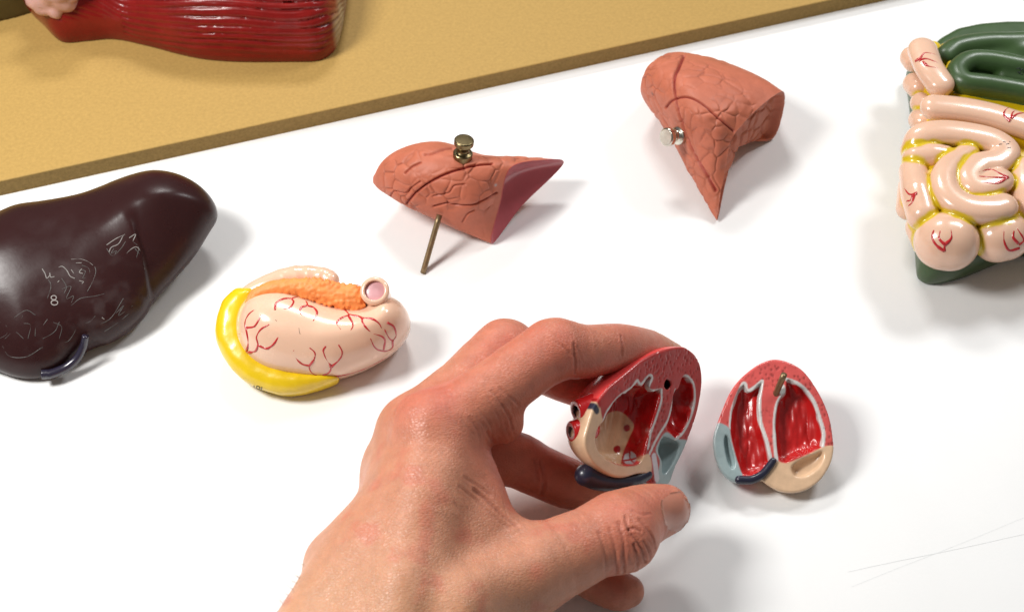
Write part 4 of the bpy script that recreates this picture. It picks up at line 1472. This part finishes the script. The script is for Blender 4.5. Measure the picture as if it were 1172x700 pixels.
allp = np.concatenate([q for q, r in palm] + [q for q, r in arm] + [q for q, r in fing.values()] + [thumb[0]])
lo, hi = allp.min(0) - 2.9, allp.max(0) + 2.0
V, Q = surface(f_hand, lo, hi, 0.066, 1)
N = normals(V, Q)
tr = tree_of(V, Q)
hz1 = lambda *p: Z(5, 420, 360, p)
hz2 = lambda *p: Z(5, 600, 370, p)
hz3 = lambda *p: Z(3.18, 560, 480, p)
hz0 = lambda *p: Z(1.944, 300, 340, p)
creases = [(hz2((283, 118), (290, 200), (292, 285)), 0.05, 0.05), (hz2((300, 130), (312, 200), (310, 270)), 0.04, 0.025), (hz2((555, 72), (562, 130), (558, 182)), 0.05, 0.05), (hz2((570, 80), (578, 130)), 0.04, 0.025),
           (hz1((715, 430), (770, 510), (815, 590), (830, 650)), 0.045, 0.03), (hz1((690, 470), (740, 560), (770, 640)), 0.04, 0.018), (hz1((590, 590), (625, 650), (645, 720)), 0.045, 0.02), (hz1((760, 420), (830, 480), (870, 520)), 0.045, 0.025),
           (hz1((640, 540), (700, 620), (720, 700)), 0.04, 0.015),
           (hz0((500, 300), (530, 345), (545, 380)), 0.05, 0.04), (hz0((470, 428), (520, 465), (572, 498)), 0.06, 0.06), (hz0((515, 365), (545, 420), (572, 475)), 0.05, 0.05), (hz0((440, 420), (500, 470), (560, 500)), 0.05, 0.03), (hz0((450, 400), (510, 440)), 0.05, 0.03),
           (hz3((495, 350), (505, 390), (525, 425), (555, 470), (572, 530)), 0.04, 0.07), (hz3((470, 375), (490, 450), (488, 560)), 0.05, 0.05), (hz3((545, 360), (590, 420), (605, 470)), 0.04, 0.04), (hz3((438, 395), (458, 470), (462, 560)), 0.05, 0.04),
           (hz3((505, 400), (530, 395), (550, 405)), 0.04, 0.05), (hz3((525, 450), (540, 500), (532, 560)), 0.04, 0.05), (hz3((560, 440), (585, 490), (580, 530)), 0.04, 0.04), (hz3((400, 410), (420, 480), (425, 570)), 0.06, 0.03), (hz3((520, 330), (560, 345), (590, 340)), 0.04, 0.03),
           (hz3((185, 150), (200, 220), (190, 270)), 0.06, 0.06), (hz3((165, 150), (175, 220)), 0.05, 0.04)]
rs = np.random.RandomState(5)
for (x0, y0), (x1, y1), n, spread, L in (((520, 462), (575, 505), 16, 26, 34), ((560, 440), (590, 480), 8, 14, 26), ((690, 600), (735, 640), 14, 20, 26), ((640, 392), (668, 412), 8, 10, 26), ((560, 560), (600, 590), 9, 16, 30), ((470, 540), (545, 600), 18, 40, 26)):
    for k in range(n):                       # many fine skin lines running across the joints
        t = rs.rand()
        cx, cy = x0 + (x1 - x0) * t + rs.uniform(-1, 1) * spread * .5, y0 + (y1 - y0) * t + rs.uniform(-1, 1) * spread * .5
        an = math.radians(58 + rs.uniform(-16, 16))
        dx, dy = math.cos(an) * L * rs.uniform(.3, .6), math.sin(an) * L * rs.uniform(.3, .6)
        creases.append(([(cx - dx, cy - dy), (cx + rs.uniform(-2, 2), cy + rs.uniform(-2, 2)), (cx + dx, cy + dy)], 0.035, rs.uniform(0.006, 0.016)))
disp = np.zeros(len(V))
dark = np.zeros(len(V))
for s, wd, dp in creases:
    dl = drape(tr, s, 6)
    if len(dl) < 2:
        continue
    near = ((V > dl.min(0) - 0.4) & (V < dl.max(0) + 0.4)).all(1)
    ii = np.nonzero(near)[0]
    x = line_dist(V[ii], dl) + 0.03 * (vnoise(V[ii], 4.0) - .5)
    g = np.exp(-(x / wd) ** 2)
    disp[ii] -= dp * g - 0.4 * dp * np.exp(-((x - 2.2 * wd) / wd) ** 2)
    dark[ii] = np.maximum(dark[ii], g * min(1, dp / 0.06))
# tendons and soft hollows on the back of the hand
ten = [(drape(tr, [(488, 475), (470, 540), (452, 620), (440, 690)], 6), 0.5, 0.05), (drape(tr, [(452, 500), (430, 560), (408, 620)], 6), 0.4, 0.04)]
for dl, wd, dp in ten:
    x = line_dist(V, dl)
    disp += dp * np.exp(-(x / wd) ** 2)
near = line_dist(V, drape(tr, [(520, 560), (500, 600), (490, 650)], 4))
disp -= 0.06 * np.exp(-(near / 0.5) ** 2)
near = line_dist(V, drape(tr, [(585, 608), (540, 626), (510, 655), (488, 722)], 4))
disp -= 0.42 * np.exp(-(near / 0.85) ** 2)
V = V + N * disp[:, None]
SKIN = np.array([0.530, 0.232, 0.138])
RED = np.array([0.530, 0.140, 0.090])
YEL = np.array([0.555, 0.290, 0.165])
C = np.tile(SKIN, (len(V), 1))
def spot(c, r):
    return np.exp(-(np.linalg.norm(V - c, axis=1) / r) ** 2)
red = 0.9 * spot(P(486, 462, 7.2), 1.5) + 0.45 * spot(P(565, 440, 7.2), 2.2) + 0.6 * spot(P(640, 400, 7), 1.8) + 0.6 * spot(P(575, 390, 6), 1.8) + 0.7 * spot(P(715, 405, 5), 2.2) + 0.7 * spot(P(715, 605, 4.5), 1.9) + 0.5 * spot(P(765, 585, 3), 1.3) + 0.6 * spot(P(575, 540, 5.5), 1.7) + 0.8 * spot(P(620, 540, 2.5), 2.6) + 0.6 * spot(P(700, 672, 1), 1.6) + 0.5 * spot(P(660, 445, 3.5), 2)
C = paint(C, np.clip(red, 0, 1) * (0.75 + 0.5 * fbm(V, 1.3, 3)), RED)
C = paint(C, 0.75 * sstep(-14.5, -19.0, V[:, 1] + 0.35 * V[:, 0]) * (0.6 + 0.6 * fbm(V, 0.8, 2, 3)), YEL)
C = C * (0.93 + 0.14 * fbm(V, 2.2, 4, 8.0))[:, None]
C = paint(C, 0.45 * sstep(0.58, 0.75, fbm(V, 1.1, 3, 12.0)), RED)
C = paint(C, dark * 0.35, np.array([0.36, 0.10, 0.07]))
M_SKIN = mat('skin', attr=True, rough=0.42, spec=0.45, sss=0.28, sss_r=(1.0, 0.35, 0.18), sss_s=0.0028, mottle=0.09, mott_scale=260, rvar=0.07,
             bumps=[('cells', 1150, 0.32, 0.0003), ('noise', 420, 0.20, 0.0006), ('noise', 1600, 0.12, 0.0003)], stretch=((0, 0, 0.52), (0.45, 1.1, 1)))
hand = obj('person', V, Q, M_SKIN, base=P(470, 640, 0), C=C)
hand['label'] = 'bare left hand and forearm pinching a heart half between thumb and fingers'
hand['category'] = 'person'
tr = tree_of(V, Q)
# thumb nail, following the thumb
n_s, n_t = 15, 13
lft = catmull(np.array([(765, 613), (762, 602), (758, 588), (756, 576), (759, 565)], float), 4)
rgt = catmull(np.array([(779, 608), (788, 598), (792, 584), (790, 570), (782, 561)], float), 4)
us = np.linspace(0, 1, n_s)
A0 = np.stack([np.interp(us, np.linspace(0, 1, len(lft)), lft[:, k]) for k in (0, 1)], 1)
A1 = np.stack([np.interp(us, np.linspace(0, 1, len(rgt)), rgt[:, k]) for k in (0, 1)], 1)
grid, ok = np.zeros((n_s, n_t, 3)), True
last = None
for i in range(n_s):
    for k in range(n_t):
        t = k / (n_t - 1)
        h, nn = hit(tr, *(A0[i] * (1 - t) + A1[i] * t))
        if h is None:
            h, nn = last
        last = (h, nn)
        grid[i, k] = h + nn * (0.035 - 0.03 * (abs(2 * i / (n_s - 1) - 1) ** 3) - 0.03 * (1 - t) ** 4)
for _ in range(2):
    grid[1:-1, 1:-1] = (grid[1:-1, 1:-1] * 2 + grid[:-2, 1:-1] + grid[2:, 1:-1] + grid[1:-1, :-2] + grid[1:-1, 2:]) / 6
top = grid.reshape(-1, 3)
nq = grid_quads(n_s, n_t, False)
nn = normals(top, nq)
if (nn.mean(0) @ (top.mean(0) - CAM)) > 0:
    nn = -nn
bot = top - nn * 0.07
bd = [i * n_t for i in range(n_s)] + [(n_s - 1) * n_t + k for k in range(1, n_t)] + [i * n_t + n_t - 1 for i in range(n_s - 2, -1, -1)] + [k for k in range(n_t - 2, 0, -1)]
m = len(top)
sq = np.array([(bd[i], bd[(i + 1) % len(bd)], bd[(i + 1) % len(bd)] + m, bd[i] + m) for i in range(len(bd))])
M_NAIL = mat('nail', (0.50, 0.20, 0.135), rough=0.24, coat=0.3, sss=0.2, mottle=0.06, mott_scale=200, bumps=[('noise', 350, 0.08, 0.0004)])
obj('nail', np.concatenate([top, bot]), np.concatenate([nq, nq[:, ::-1] + m, sq]), M_NAIL, parent=hand)
# fine arm hair along the outer wrist
rnd = random.Random(3)
its = []
for k in range(34):
    t = rnd.random()
    t = 0.25 + 0.75 * t
    x, y = 352 - 56 * t + rnd.uniform(0, 6 + 20 * rnd.random()), 622 + 92 * t
    for dx in range(0, 30, 3):
        h, nn = hit(tr, x + dx, y)
        if h is not None:
            break
    if h is None:
        continue
    d = unit(nn * 0.5 + AX_R * rnd.uniform(-0.9, -0.3) + AX_U * rnd.uniform(0.1, 0.8))
    L = rnd.uniform(0.15, 0.42)
    c = unit(np.array([rnd.uniform(-1, 1), rnd.uniform(-1, 1), rnd.uniform(-1, 1)]))
    q = np.array([h - nn * 0.03 + d * L * s + c * 0.25 * L * s * s for s in np.linspace(0, 1, 6)])
    its.append(tube_mesh(q, np.linspace(0.0055, 0.002, 6), 4) + ((0, 0, 0),))
V, Q, _ = join(its)
M_HAIR = mat('hair', (0.24, 0.15, 0.08), rough=0.5)
obj('arm_hair', V, Q, M_HAIR, parent=hand)
